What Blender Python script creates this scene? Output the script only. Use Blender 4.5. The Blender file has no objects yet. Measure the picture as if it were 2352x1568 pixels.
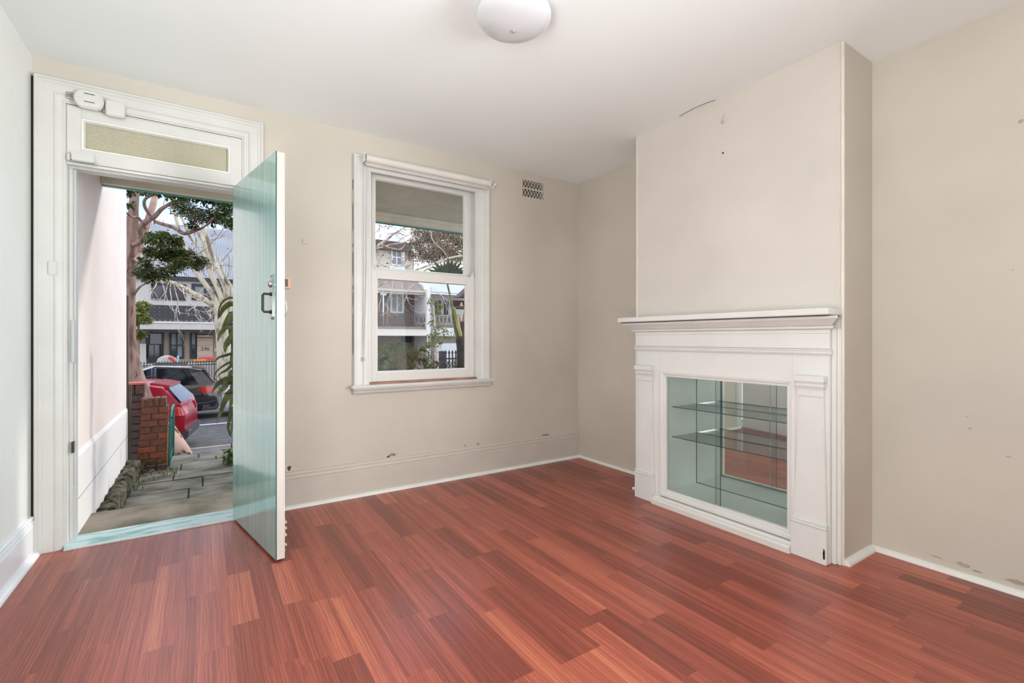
import bpy, bmesh, math, random
from mathutils import Vector, Matrix, noise
random.seed(7)
C = bpy.context.scene.collection
S = bpy.context.scene
# ------------------------------------------------------------ camera (measured from the vanishing points)
YAW = math.radians(33.1); FPX = 1086.5; CAMZ = 1.12
cam = bpy.data.cameras.new('camera'); cam.sensor_width = 36; cam.lens = 36*FPX/2352
cam.shift_y = -(784-777.5)/2352; cam.clip_end = 300; cam.clip_start = 0.05
co = bpy.data.objects.new('camera', cam); C.objects.link(co)
co.location = (0, 0, CAMZ); co.rotation_euler = (math.pi/2, 0, -YAW); S.camera = co
# ------------------------------------------------------------ world, sun, lamps, exposure
w = bpy.data.worlds.new('sky'); S.world = w; w.use_nodes = True
nt = w.node_tree; bg = nt.nodes['Background']
tc = nt.nodes.new('ShaderNodeTexCoord'); nz = nt.nodes.new('ShaderNodeTexNoise'); nz.inputs['Scale'].default_value = 3.0
nz.inputs['Detail'].default_value = 6
cr = nt.nodes.new('ShaderNodeValToRGB'); cr.color_ramp.elements[0].position = .36; cr.color_ramp.elements[1].position = .6
cr.color_ramp.elements[0].color = (.22, .34, .60, 1); cr.color_ramp.elements[1].color = (.86, .88, .92, 1)
nt.links.new(tc.outputs['Generated'], nz.inputs['Vector']); nt.links.new(nz.outputs['Fac'], cr.inputs['Fac'])
nt.links.new(cr.outputs['Color'], bg.inputs['Color']); bg.inputs['Strength'].default_value = 2.9
sun = bpy.data.lights.new('sun', 'SUN'); sun.energy = 1.7; sun.angle = math.radians(5); sun.color = (1, .95, .88)
so = bpy.data.objects.new('sun', sun); C.objects.link(so)
so.rotation_euler = Vector((-.80, -.36, -.42)).to_track_quat('-Z', 'Y').to_euler()
def area(name, loc, target, sx, sy, e, col=(1, 1, 1), spread=180):
    l = bpy.data.lights.new(name, 'AREA'); l.shape = 'RECTANGLE'; l.size = sx; l.size_y = sy; l.energy = e; l.color = col; l.spread = math.radians(spread)
    o = bpy.data.objects.new(name, l); C.objects.link(o); o.location = loc
    o.rotation_euler = (Vector(target)-Vector(loc)).to_track_quat('-Z', 'Y').to_euler(); return o
area('fill_rear', (.6, -2.55, 1.3), (.7, -.7, 2.9), 2.4, 1.8, 48, (.93, .99, 1))  # added fill lamp behind the camera, aimed up at the ceiling
area('fill_left', (-.70, .3, 1.25), (2.4, 2.3, 2.8), 1.3, 1.5, 60, (.93, .99, 1), 145)  # added fill lamp out of view at the left, brightens the chimney breast
area('fill_right', (2.9, -1.2, 1.3), (-.75, 2.0, 1.6), 1.3, 1.7, 96, (.92, .98, 1), 90)  # unseen fill lamp added at the right to lift the left wall
vs = S.view_settings; vs.view_transform = 'Standard'; vs.look = 'None'; vs.exposure = -0.14; vs.gamma = 1; vs.use_curve_mapping = False
# ------------------------------------------------------------ helpers
FW = (math.sin(YAW), math.cos(YAW)); RT = (math.cos(YAW), -math.sin(YAW))
def W(u, v, y):                     # the point of the plane Y = y seen at a measured pixel
    r = (u-1176)/FPX; q = (777.5-v)/FPX
    d = (FW[0]+r*RT[0], FW[1]+r*RT[1]); t = y/d[1]
    return Vector((d[0]*t, y, CAMZ+q*t))
def sc(y, u): r = (u-1176)/FPX; return y/(FW[1]+r*RT[1])/FPX     # metres per pixel there
def lin(c):
    return tuple(((x/255)/12.92 if x/255 <= .04045 else ((x/255+.055)/1.055)**2.4) for x in c)
MATS = {}
def mat(name, rgb, rough=.6, metal=0, var=.05, scale=6, bump=0, bscale=40, stretch=(1, 1, 1), coat=0, spec=.5, rgb2=None, thr=None, trans=0, ior=1.5, detail=4, subs=0):
    if name in MATS: return MATS[name]
    m = bpy.data.materials.new(name); m.use_nodes = True; n = m.node_tree; p = n.nodes['Principled BSDF']
    c = lin(rgb); p.inputs['Roughness'].default_value = rough; p.inputs['Metallic'].default_value = metal
    p.inputs['Specular IOR Level'].default_value = spec; p.inputs['Coat Weight'].default_value = coat; p.inputs['Coat Roughness'].default_value = .08
    p.inputs['IOR'].default_value = ior
    if trans: p.inputs['Transmission Weight'].default_value = trans
    t = n.nodes.new('ShaderNodeTexCoord'); mp = n.nodes.new('ShaderNodeMapping'); mp.inputs['Scale'].default_value = stretch
    n.links.new(t.outputs['Object'], mp.inputs['Vector'])
    x = n.nodes.new('ShaderNodeTexNoise'); x.inputs['Scale'].default_value = scale; x.inputs['Detail'].default_value = detail
    n.links.new(mp.outputs['Vector'], x.inputs['Vector'])
    r = n.nodes.new('ShaderNodeValToRGB'); c2 = lin(rgb2) if rgb2 else tuple(v*(1-var*2) for v in c)
    c1 = c if rgb2 else tuple(min(1, v*(1+var)) for v in c)
    lo, hi = thr if thr else (.3, .7)
    r.color_ramp.elements[0].position = lo; r.color_ramp.elements[1].position = hi
    r.color_ramp.elements[0].color = (*c2, 1); r.color_ramp.elements[1].color = (*c1, 1)
    n.links.new(x.outputs['Fac'], r.inputs['Fac']); n.links.new(r.outputs['Color'], p.inputs['Base Color'])
    if bump:
        y = n.nodes.new('ShaderNodeTexNoise'); y.inputs['Scale'].default_value = bscale; y.inputs['Detail'].default_value = 5
        n.links.new(mp.outputs['Vector'], y.inputs['Vector'])
        b = n.nodes.new('ShaderNodeBump'); b.inputs['Strength'].default_value = bump; b.inputs['Distance'].default_value = .01
        n.links.new(y.outputs['Fac'], b.inputs['Height']); n.links.new(b.outputs['Normal'], p.inputs['Normal'])
    MATS[name] = m; return m
def glass(name, tint, rough=0.0, mixf=.08, alpha=.0, bump=0, bscale=60, refl=1.0):
    m = bpy.data.materials.new(name); m.use_nodes = True; n = m.node_tree
    for k in list(n.nodes):
        if k.type == 'BSDF_PRINCIPLED': n.nodes.remove(k)
    out = [k for k in n.nodes if k.type == 'OUTPUT_MATERIAL'][0]
    tr = n.nodes.new('ShaderNodeBsdfTransparent'); tr.inputs['Color'].default_value = (*tint, 1)
    gl = n.nodes.new('ShaderNodeBsdfGlossy'); gl.inputs['Roughness'].default_value = rough
    fr = n.nodes.new('ShaderNodeFresnel'); fr.inputs['IOR'].default_value = 1.45
    mx = n.nodes.new('ShaderNodeMixShader'); mu = n.nodes.new('ShaderNodeMath'); mu.operation = 'MULTIPLY'; mu.inputs[1].default_value = refl
    n.links.new(fr.outputs['Fac'], mu.inputs[0]); n.links.new(mu.outputs[0], mx.inputs['Fac'])
    n.links.new(tr.outputs[0], mx.inputs[1]); n.links.new(gl.outputs[0], mx.inputs[2]); n.links.new(mx.outputs[0], out.inputs['Surface'])
    return m
class MB:
    def __init__(s): s.v = []; s.f = []
    def box(s, x0, x1, y0, y1, z0, z1):
        i = len(s.v)
        s.v += [(x0, y0, z0), (x1, y0, z0), (x1, y1, z0), (x0, y1, z0), (x0, y0, z1), (x1, y0, z1), (x1, y1, z1), (x0, y1, z1)]
        s.f += [(i, i+3, i+2, i+1), (i+4, i+5, i+6, i+7), (i, i+1, i+5, i+4), (i+1, i+2, i+6, i+5), (i+2, i+3, i+7, i+6), (i+3, i, i+4, i+7)]
        return s
    def hexa(s, p):
        i = len(s.v); s.v += [tuple(q) for q in p]
        s.f += [(i, i+3, i+2, i+1), (i+4, i+5, i+6, i+7), (i, i+1, i+5, i+4), (i+1, i+2, i+6, i+5), (i+2, i+3, i+7, i+6), (i+3, i, i+4, i+7)]
        return s
    def bar(s, a, b, wd, up=(0, 0, 1), th=None):
        a = Vector(a); b = Vector(b); d = (b-a).normalized(); u = Vector(up); sd = d.cross(u)
        if sd.length < 1e-4: sd = d.cross(Vector((1, 0, 0)))
        sd.normalize(); u = sd.cross(d).normalized(); th = th or wd
        sd *= wd/2; u *= th/2
        return s.hexa([a-sd-u, b-sd-u, b+sd-u, a+sd-u, a-sd+u, b-sd+u, b+sd+u, a+sd+u])
    def tube(s, pts, rad, n=8, cap=True):
        pts = [Vector(p) for p in pts]
        if not hasattr(rad, '__len__'): rad = [rad]*len(pts)
        i0 = len(s.v); ref = Vector((0, 0, 1))
        d0 = (pts[1]-pts[0]).normalized()
        if abs(d0.dot(ref)) > .95: ref = Vector((1, 0, 0))
        sd = d0.cross(ref).normalized()
        for k, p in enumerate(pts):
            d = (pts[min(k+1, len(pts)-1)]-pts[max(k-1, 0)]).normalized()
            sd = (sd-d*sd.dot(d)).normalized(); up = d.cross(sd)
            for j in range(n):
                a = 2*math.pi*j/n; s.v.append(tuple(p+(sd*math.cos(a)+up*math.sin(a))*rad[k]))
        for k in range(len(pts)-1):
            for j in range(n):
                a = i0+k*n+j; b = i0+k*n+(j+1) % n; s.f.append((a, b, b+n, a+n))
        if cap:
            s.f.append(tuple(i0+j for j in reversed(range(n)))); e = i0+(len(pts)-1)*n; s.f.append(tuple(e+j for j in range(n)))
        return s
    def lathe(s, prof, c=(0, 0, 0), n=48, axis='z'):
        i0 = len(s.v)
        for r, z in prof:
            for j in range(n):
                a = 2*math.pi*j/n
                if axis == 'z': s.v.append((c[0]+r*math.cos(a), c[1]+r*math.sin(a), c[2]+z))
                elif axis == 'y': s.v.append((c[0]+r*math.cos(a), c[1]+z, c[2]+r*math.sin(a)))
                else: s.v.append((c[0]+z, c[1]+r*math.cos(a), c[2]+r*math.sin(a)))
        for k in range(len(prof)-1):
            for j in range(n):
                a = i0+k*n+j; b = i0+k*n+(j+1) % n; s.f.append((a, b, b+n, a+n))
        s.f.append(tuple(i0+j for j in range(n))); e = i0+(len(prof)-1)*n; s.f.append(tuple(e+j for j in reversed(range(n))))
        return s
    def sweep(s, path, prof, plane, closed=False):
        """mitred moulding: path (a,b) in a plane, prof (offset to the left of travel, height out of the plane)"""
        n = len(path); P = [Vector(p) for p in path]; i0 = len(s.v); k = len(prof)
        for i in range(n):
            if closed or 0 < i < n-1:
                d1 = (P[i]-P[i-1]).normalized(); d2 = (P[(i+1) % n]-P[i]).normalized()
            elif i == 0: d1 = d2 = (P[1]-P[0]).normalized()
            else: d1 = d2 = (P[i]-P[i-1]).normalized()
            n1 = Vector((-d1.y, d1.x)); n2 = Vector((-d2.y, d2.x)); m = (n1+n2); m = m/(m.dot(n1))
            for (o, h) in prof:
                q = P[i]+m*o; s.v.append(tuple(plane(q.x, q.y, h)))
        for i in range(n if closed else n-1):
            for j in range(k):
                a = i0+i*k+j; b = i0+i*k+(j+1) % k; c = i0+((i+1) % n)*k+(j+1) % k; d = i0+((i+1) % n)*k+j
                s.f.append((a, b, c, d))
        if not closed:
            s.f.append(tuple(i0+j for j in range(k))); s.f.append(tuple(i0+(n-1)*k+j for j in reversed(range(k))))
        return s
    def prism(s, poly, plane, h0, h1):
        i = len(s.v); n = len(poly)
        s.v += [tuple(plane(a, b, h0)) for a, b in poly]+[tuple(plane(a, b, h1)) for a, b in poly]
        s.f.append(tuple(range(i, i+n))); s.f.append(tuple(reversed(range(i+n, i+2*n))))
        for j in range(n): s.f.append((i+j, i+(j+1) % n, i+n+(j+1) % n, i+n+j))
        return s
    def quad(s, a, b, c, d):
        i = len(s.v); s.v += [tuple(a), tuple(b), tuple(c), tuple(d)]; s.f.append((i, i+1, i+2, i+3)); return s
    def mesh(s, name, off=(0, 0, 0), bevel=0, smooth=False, seg=2):
        me = bpy.data.meshes.new(name); o = Vector(off)
        me.from_pydata([tuple(Vector(v)-o) for v in s.v], [], s.f)
        b = bmesh.new(); b.from_mesh(me)
        bmesh.ops.recalc_face_normals(b, faces=b.faces)
        if bevel:
            es = [e for e in b.edges if len(e.link_faces) == 2 and e.calc_face_angle(0) > .5]
            bmesh.ops.bevel(b, geom=es, offset=bevel, segments=seg, affect='EDGES', clamp_overlap=True)
        b.to_mesh(me); b.free()
        if smooth:
            me.polygons.foreach_set('use_smooth', [True]*len(me.polygons))
            try: me.set_sharp_from_angle(angle=math.radians(40))
            except Exception: pass
        me.update(); return me
def root_of(o):
    while o.parent: o = o.parent
    return o
def obj(name, mb, m, parent=None, bevel=0, smooth=False, label=None, seg=2):
    if parent is not None: off = root_of(parent).get('_o', (0, 0, 0)); off = tuple(off)
    else:
        xs = [v[0] for v in mb.v]; ys = [v[1] for v in mb.v]; zs = [v[2] for v in mb.v]
        off = ((min(xs)+max(xs))/2, (min(ys)+max(ys))/2, min(zs))
    me = mb.mesh(name, off, bevel, smooth, seg); me.materials.append(m)
    o = bpy.data.objects.new(name, me); C.objects.link(o)
    if parent is not None: o.parent = parent
    else: o.location = off; o['_o'] = off
    if label: o['label'] = label
    return o
def tag(o, label, cat, group=None, kind=None):
    if label: o['label'] = label
    if cat: o['category'] = cat
    if group: o['group'] = group
    if kind: o['kind'] = kind
    return o
def thing(name, label, cat, loc=(0, 0, 0), group=None, kind=None, local=False, rotz=0):
    o = bpy.data.objects.new(name, None); C.objects.link(o); o.location = loc; o.empty_display_size = .1
    o['_o'] = (0, 0, 0) if local else tuple(loc); o.rotation_euler = (0, 0, rotz)
    return tag(o, label, cat, group, kind)
def struct(name, mb, m, label, cat, bevel=0, smooth=False, parent=None):
    o = obj(name, mb, m, parent, bevel, smooth)
    if parent is None: tag(o, label, cat, kind='structure')
    return o
def dup(o, parent=None):
    c = o.copy(); C.objects.link(c)
    if parent is not None: c.parent = parent
    for ch in list(o.children): dup(ch, c)
    return c
def leafmesh(name, pts, size, m, parent=None, droop=.3, aspect=2.2, rs=1, **k):
    """pts: leaf positions; each leaf is a folded diamond of 4 triangles"""
    rnd = random.Random(rs); mb = MB()
    for p in pts:
        p = Vector(p); a = rnd.uniform(0, 2*math.pi); e = rnd.uniform(-.9, .5)
        d = Vector((math.cos(a)*math.cos(e), math.sin(a)*math.cos(e), math.sin(e))); s = d.cross(Vector((rnd.uniform(-.4, .4), rnd.uniform(-.4, .4), 1))).normalized()
        n = s.cross(d); L = size*rnd.uniform(.7, 1.25); wd = L/aspect/2; i = len(mb.v)
        mb.v += [tuple(p), tuple(p+d*L*.5+s*wd+n*wd*.35), tuple(p+d*L*.52-n*L*.02), tuple(p+d*L*.5-s*wd+n*wd*.35), tuple(p+d*L-n*L*droop*.4)]
        mb.f += [(i, i+1, i+2), (i, i+2, i+3), (i+1, i+4, i+2), (i+2, i+4, i+3)]
    o = obj(name, mb, m, parent); o['kind'] = 'stuff'; return o
def blob_pts(blobs, n, rs=1, shell=.35):
    rnd = random.Random(rs); out = []; wts = [b[3]**2 for b in blobs]
    for _ in range(n):
        b = rnd.choices(blobs, wts)[0]; d = Vector((rnd.gauss(0, 1), rnd.gauss(0, 1), rnd.gauss(0, 1))).normalized()
        r = b[3]*(rnd.uniform(shell, 1)**.5); out.append((b[0]+d.x*r, b[1]+d.y*r, b[2]+d.z*r*(b[4] if len(b) > 4 else .8)))
    return out
def curve(pts, rad, n=4):
    P = [Vector(p) for p in pts]; R_ = list(rad) if hasattr(rad, '__len__') else [rad]*len(P); out = []; ro = []
    for j in range(len(P)-1):
        p0 = P[max(j-1, 0)]; p1 = P[j]; p2 = P[j+1]; p3 = P[min(j+2, len(P)-1)]
        for k in range(n):
            f = k/n; out.append(.5*((2*p1)+(p2-p0)*f+(2*p0-5*p1+4*p2-p3)*f*f+(3*p1-p0-3*p2+p3)*f**3)); ro.append(R_[j]*(1-f)+R_[j+1]*f)
    return out+[P[-1]], ro+[R_[-1]]
def text(name, body, size, loc, rot, m, parent, depth=.002):
    cu = bpy.data.curves.new(name, 'FONT'); cu.body = body; cu.size = size; cu.extrude = depth; cu.align_x = 'CENTER'; cu.align_y = 'CENTER'
    t = bpy.data.objects.new('tmp', cu); C.objects.link(t); bpy.context.view_layer.update()
    me = bpy.data.meshes.new_from_object(t); bpy.data.objects.remove(t)
    me.materials.append(m); o = bpy.data.objects.new(name, me); C.objects.link(o)
    off = Vector(root_of(parent)['_o']); o.parent = parent; o.location = Vector(loc)-off; o.rotation_euler = rot; return o
def leafy(m, k=.35):
    n = m.node_tree; p = n.nodes['Principled BSDF']; out = [q for q in n.nodes if q.type == 'OUTPUT_MATERIAL'][0]
    t = n.nodes.new('ShaderNodeBsdfTranslucent'); mx = n.nodes.new('ShaderNodeMixShader'); mx.inputs['Fac'].default_value = k
    src = p.inputs['Base Color'].links[0].from_socket
    n.links.new(src, t.inputs['Color']); n.links.new(p.outputs[0], mx.inputs[1]); n.links.new(t.outputs[0], mx.inputs[2]); n.links.new(mx.outputs[0], out.inputs['Surface']); return m
# ------------------------------------------------------------ materials
XL, XR, YF, XB, H = -.75, 2.985, 3.43, 2.65, 2.592
BY0, BY1 = 1.065, 2.40
wallp = mat('cream_wall_paint', (206, 197, 184), .6, var=.045, scale=1.3, bump=.08, bscale=30, detail=6)
leftp = mat('white_left_wall_paint', (243, 243, 239), .25, var=.02, scale=1.4, bump=.09, bscale=14, detail=3)
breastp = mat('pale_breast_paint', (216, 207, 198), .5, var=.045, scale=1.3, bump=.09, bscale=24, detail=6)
ceilp = mat('white_ceiling_paint', (246, 249, 248), .75, var=.012, scale=.9, bump=.04, bscale=30)
trimp = mat('white_gloss_trim', (216, 214, 209), .35, var=.03, scale=5, bump=.06, bscale=45, detail=6)
mantp = mat('white_mantel_paint', (228, 226, 222), .38, var=.025, scale=4, bump=.07, bscale=40)
skirtp = mat('cream_skirting_paint', (203, 194, 182), .5, var=.03, scale=4, bump=.05)
bead_p = mat('white_bead_paint', (236, 234, 228), .4, var=.03)
darkgap = mat('dark_crack', (34, 30, 27), .9)
teal = mat('teal_paint', (70, 150, 138), .45, var=.12, scale=9, bump=.2, bscale=30)
# ------------------------------------------------------------ room shell
base = MB().box(XL-.1, XR+.1, -2.7, YF-.0, -.06, -.006)
floor = struct('floor', base, mat('dark_underlay', (128, 68, 54), .8), 'glossy reddish brown timber laminate floor of the empty room', 'floor')
floor['_o'] = tuple(floor.location)
def plank_mat():
    m = bpy.data.materials.new('jarrah_laminate'); m.use_nodes = True; n = m.node_tree; p = n.nodes['Principled BSDF']; L = n.links
    oi = n.nodes.new('ShaderNodeObjectInfo'); g = n.nodes.new('ShaderNodeNewGeometry')
    at = n.nodes.new('ShaderNodeAttribute'); at.attribute_name = 'tone'
    ad = n.nodes.new('ShaderNodeVectorMath'); ad.operation = 'ADD'
    cb = n.nodes.new('ShaderNodeCombineXYZ'); ml = n.nodes.new('ShaderNodeMath'); ml.operation = 'MULTIPLY'; ml.inputs[1].default_value = 37
    L.new(at.outputs['Fac'], ml.inputs[0]); L.new(ml.outputs[0], cb.inputs['X']); L.new(ml.outputs[0], cb.inputs['Y'])
    L.new(g.outputs['Position'], ad.inputs[0]); L.new(cb.outputs[0], ad.inputs[1])
    def ns(sx, sy, scl, det, dist=0):
        mp = n.nodes.new('ShaderNodeMapping'); mp.inputs['Scale'].default_value = (sx, sy, 1); L.new(ad.outputs[0], mp.inputs['Vector'])
        t = n.nodes.new('ShaderNodeTexNoise'); t.inputs['Scale'].default_value = scl; t.inputs['Detail'].default_value = det; t.inputs['Distortion'].default_value = dist
        L.new(mp.outputs[0], t.inputs['Vector']); return t.outputs['Fac']
    fine = ns(170, 1.7, 1, 5, .1); broad = ns(30, .55, 1, 3, .3); pore = ns(460, 7, 1, 2)
    # arched cathedral figure
    wv = n.nodes.new('ShaderNodeTexWave'); wv.wave_type = 'BANDS'; wv.bands_direction = 'X'; wv.inputs['Scale'].default_value = 22
    wv.inputs['Distortion'].default_value = 9; wv.inputs['Detail'].default_value = 3; wv.inputs['Detail Scale'].default_value = .9
    mp = n.nodes.new('ShaderNodeMapping'); mp.inputs['Scale'].default_value = (1.2, .16, 1); L.new(ad.outputs[0], mp.inputs['Vector']); L.new(mp.outputs[0], wv.inputs['Vector'])
    r = n.nodes.new('ShaderNodeValToRGB'); e = r.color_ramp.elements
    e[0].position = 0; e[0].color = (*lin((96, 48, 40)), 1); e[1].position = 1; e[1].color = (*lin((226, 148, 108)), 1)
    k = r.color_ramp.elements.new(.38); k.color = (*lin((142, 70, 56)), 1); k = r.color_ramp.elements.new(.66); k.color = (*lin((182, 96, 76)), 1)
    def mth(op, a, b):
        q = n.nodes.new('ShaderNodeMath'); q.operation = op
        for i, v in enumerate((a, b)):
            if isinstance(v, (int, float)): q.inputs[i].default_value = v
            else: L.new(v, q.inputs[i])
        return q.outputs[0]
    s = mth('ADD', mth('MULTIPLY', fine, .48), mth('MULTIPLY', broad, .66))
    s = mth('ADD', s, mth('MULTIPLY', wv.outputs['Fac'], .10)); s = mth('ADD', s, mth('MULTIPLY', at.outputs['Fac'], .46)); s = mth('SUBTRACT', s, .345)
    L.new(s, r.inputs['Fac'])
    mx = n.nodes.new('ShaderNodeMix'); mx.data_type = 'RGBA'; mx.blend_type = 'MULTIPLY'; mx.inputs['Factor'].default_value = .35
    pr = n.nodes.new('ShaderNodeValToRGB'); pr.color_ramp.elements[0].position = .38; pr.color_ramp.elements[1].position = .5; pr.color_ramp.elements[0].color = (.55, .5, .5, 1)
    L.new(pore, pr.inputs['Fac']); L.new(r.outputs['Color'], mx.inputs['A']); L.new(pr.outputs['Color'], mx.inputs['B']); L.new(mx.outputs['Result'], p.inputs['Base Color'])
    p.inputs['Roughness'].default_value = .42; p.inputs['Specular IOR Level'].default_value = .25
    p.inputs['Coat Weight'].default_value = .42; p.inputs['Coat Roughness'].default_value = .24; p.inputs['Coat IOR'].default_value = 1.55
    b = n.nodes.new('ShaderNodeBump'); b.inputs['Strength'].default_value = .05; b.inputs['Distance'].default_value = .002; L.new(fine, b.inputs['Height']); L.new(b.outputs['Normal'], p.inputs['Normal'])
    return m
PM = plank_mat(); PW = .0935
ENDS = {-7: [2.79], -6: [2.2], -5: [2.46, 2.93], -3: [1.9, 2.75], -2: [2.13, 2.89], -1: [2.48, 2.94], 0: [2.01, 2.48], 1: [2.14, 2.61], 2: [1.8], 4: [1.71], 5: [2.13], 6: [2.13], 7: [1.83, 2.5, 2.94], 8: [2.3], 9: [2.15],
        10: [1.68, 2.14], 11: [1.27, 1.84], 12: [1.27], 13: [1.38, 2.15], 15: [1.28, 1.75], 16: [1.28], 17: [2.74], 18: [.93, 2.17], 19: [.94, 1.6, 2.17], 20: [.83, 1.29, 2.53], 21: [1.29], 22: [.94, 1.71], 23: [.94],
        25: [.73, 1.3, 2.99], 26: [.94, 1.4, 2.19], 28: [.64, 2.75], 31: [.74]}
TONE = {(7, 2.1): .15, (11, 1.6): .12, (13, 1.9): .1, (18, 1.9): .1, (20, 1.6): .12, (22, 1.2): .1, (9, 1.9): .2, (16, 1.0): .12, (10, 1.4): .85, (-6, 2.9): .2, (12, 1.1): .85, (25, 1.0): .15, (28, .5): .1, (31, .6): .1}
rp = random.Random(11); cells = []
for k in range(-9, 32):
    ys = sorted(ENDS.get(k, [])); full = []
    lo = -.05-rp.uniform(0, .4); pts = [lo]+ys+[YF+.001]
    for a, b in zip(pts, pts[1:]):
        full.append(a); q = a
        while b-q > 1.05:
            q += rp.choice([.435, .6, .87]);
            if b-q < .25: break
            full.append(q)
    full.append(YF+.001)
    for a, b in zip(full, full[1:]):
        x0 = max(k*PW, XL+.001); x1 = min((k+1)*PW, XR-.001)
        if x1-x0 < .012: continue
        # planks are split around the chimney breast and skirtings simply run under them
        cells.append((k, x0, x1, a, min(b, YF-.001)))
def tone_mesh(me, t):
    a = me.attributes.new('tone', 'FLOAT', 'POINT'); a.data.foreach_set('value', [t]*len(me.vertices))
def plank(x0, x1, y0, y1, t, g=.0001):
    i = MB().box(x0+g, x1-g, y0+g, y1-g, -.006, 0)
    o = obj('plank', i, PM, floor); tone_mesh(o.data, t); return o
def vis(c): return True
cells.sort(key=lambda c: c[3]+.0*c[1]); n_p = 0; rest = MB()
near = sorted(cells, key=lambda c: (c[3]+c[4])/2)
# pieces that are wholly hidden under the chimney breast are left out
near = [c for c in near if not (c[1] > XB-.01 and c[3] > BY0 and c[4] < BY1)]
for c in near:
    k, x0, x1, a, b = c
    if n_p >= 298: rest.box(x0+.0005, x1-.0005, a, b, -.006, 0); continue
    t = rp.choice([.2, .3, .4, .45, .5, .55, .6, .75])
    t = rp.random()*.35+.3 if rp.random() < .7 else rp.choice([.12, .15, .2, .75, .8])
    for (kk, yy), tv in TONE.items():
        if kk == k and a <= yy <= b: t = tv
    plank(x0, x1, a, b, t); n_p += 1
if rest.v: o = obj('plank_remainder', rest, PM, floor); tone_mesh(o.data, .45); o['kind'] = 'stuff'
rear = MB()
for k in range(-9, 32):
    x0 = max(k*PW, XL); x1 = min((k+1)*PW, XR)
    if x1-x0 > .01: rear.box(x0+.0005, x1-.0005, -2.65, -.5, -.006, 0)
o = obj('plank_rear', rear, PM, floor); tone_mesh(o.data, .45); o['kind'] = 'stuff'

struct('ceiling', MB().box(XL-.1, XR+.1, -2.7, YF+.23, H, H+.12), ceilp, 'plain white plaster ceiling over the empty room', 'ceiling')
struct('wall_left', MB().box(XL-.12, XL, -2.7, YF+.23, -.3, H+.1), leftp, 'glossy white painted wall left of the open front door', 'wall')
struct('wall_right', MB().box(XR, XR+.15, -2.7, YF+.23, -.3, H+.1), wallp, 'cream wall in the alcoves beside the chimney breast', 'wall')
struct('wall_back', MB().box(XL-.1, XR+.1, -2.82, -2.7, -.3, H+.1), wallp, 'cream wall behind the photographer', 'wall')
DX0, DX1, DZ = -.64, .235, 2.375        # rough opening of the door
WX0, WX1, WZ0, WZ1 = .985, 1.895, .775, 2.395
wf = MB(); y0, y1 = YF, YF+.23
wf.box(XL-.1, DX0, y0, y1, -.3, H+.1); wf.box(DX0, DX1, y0, y1, DZ, H+.1); wf.box(DX0, DX1, y0, y1, -.3, -.07)
wf.box(DX1, WX0, y0, y1, -.3, H+.1); wf.box(WX0, WX1, y0, y1, -.3, WZ0); wf.box(WX0, WX1, y0, y1, WZ1, H+.1)
VX0, VX1, VZ0, VZ1 = 2.345, 2.575, 2.375, 2.52     # air vent opening
wf.box(WX1, VX0, y0, y1, -.3, H+.1); wf.box(VX0, VX1, y0, y1, -.3, VZ0); wf.box(VX0, VX1, y0, y1, VZ1, H+.1); wf.box(VX1, XR+.1, y0, y1, -.3, H+.1)
wall_f = struct('wall_front', wf, wallp, 'cream plaster wall with the open door and the sash window', 'wall')
# chimney breast, hollow where the display cabinet sits
CY0, CY1, CZ0, CZ1, CXM = 1.30, 2.115, .095, .875, 2.945
wb = MB()
wb.box(XB, XR, BY0, CY0, -.01, H); wb.box(XB, XR, CY1, BY1, -.01, H); wb.box(XB, XR, CY0, CY1, CZ1, H); wb.box(XB, XR, CY0, CY1, -.01, CZ0-.01)
wall_c = struct('wall_chimney', wb, breastp, 'pale chimney breast projecting above the white mantelpiece', 'chimney breast')
for yy in (BY0, BY1):
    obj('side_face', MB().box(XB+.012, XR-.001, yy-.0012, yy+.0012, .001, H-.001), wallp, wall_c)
    sgn = 1 if yy == BY0 else -1
    mb = MB().tube([(XB+.004, yy+.004*sgn, .0 if yy == BY1 else .0), (XB+.004, yy+.004*sgn, H-.002)], .009, 10)
    mb.box(XB-.003, XB+.001, yy+.016*sgn, yy+.020*sgn, 1.27, H-.002)
    obj('corner_bead', mb, mat('corner_bead_cream', (226, 217, 206), .4), wall_c, smooth=True)
# ceiling cornice crack where the breast meets the ceiling
for nm, pts, r in (('ceiling_crack', [(2.64, 2.02, H-.001), (2.63, 1.95, H-.001), (2.625, 1.9, H-.001), (2.63, 1.82, H-.001), (2.645, 1.76, H-.001)], .0022),):
    obj(nm, MB().tube(pts, r, 5), mat('crack_grey', (120, 112, 104), .9), wall_c)
hk = obj('picture_hook', MB().tube([(2.649, 1.715, 2.435), (2.63, 1.712, 2.432), (2.622, 1.706, 2.44), (2.62, 1.695, 2.455), (2.622, 1.685, 2.47)], .0028, 6).lathe([(.0, 0), (.012, 0), (.012, .003), (0, .003)], (2.647, 1.715, 2.44), 12, 'x'), wallp, None, smooth=True)
tag(hk, 'small cream painted hook high on the chimney breast', 'hook')
tag(obj('wall_screw', MB().lathe([(.0, 0), (.004, 0), (.006, .006), (0, .006)], (2.643, 1.711, 2.25), 10, 'x'), mat('rusty_metal', (70, 55, 45), .7)), 'dark screw in the chimney breast below the hook', 'screw')
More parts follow.
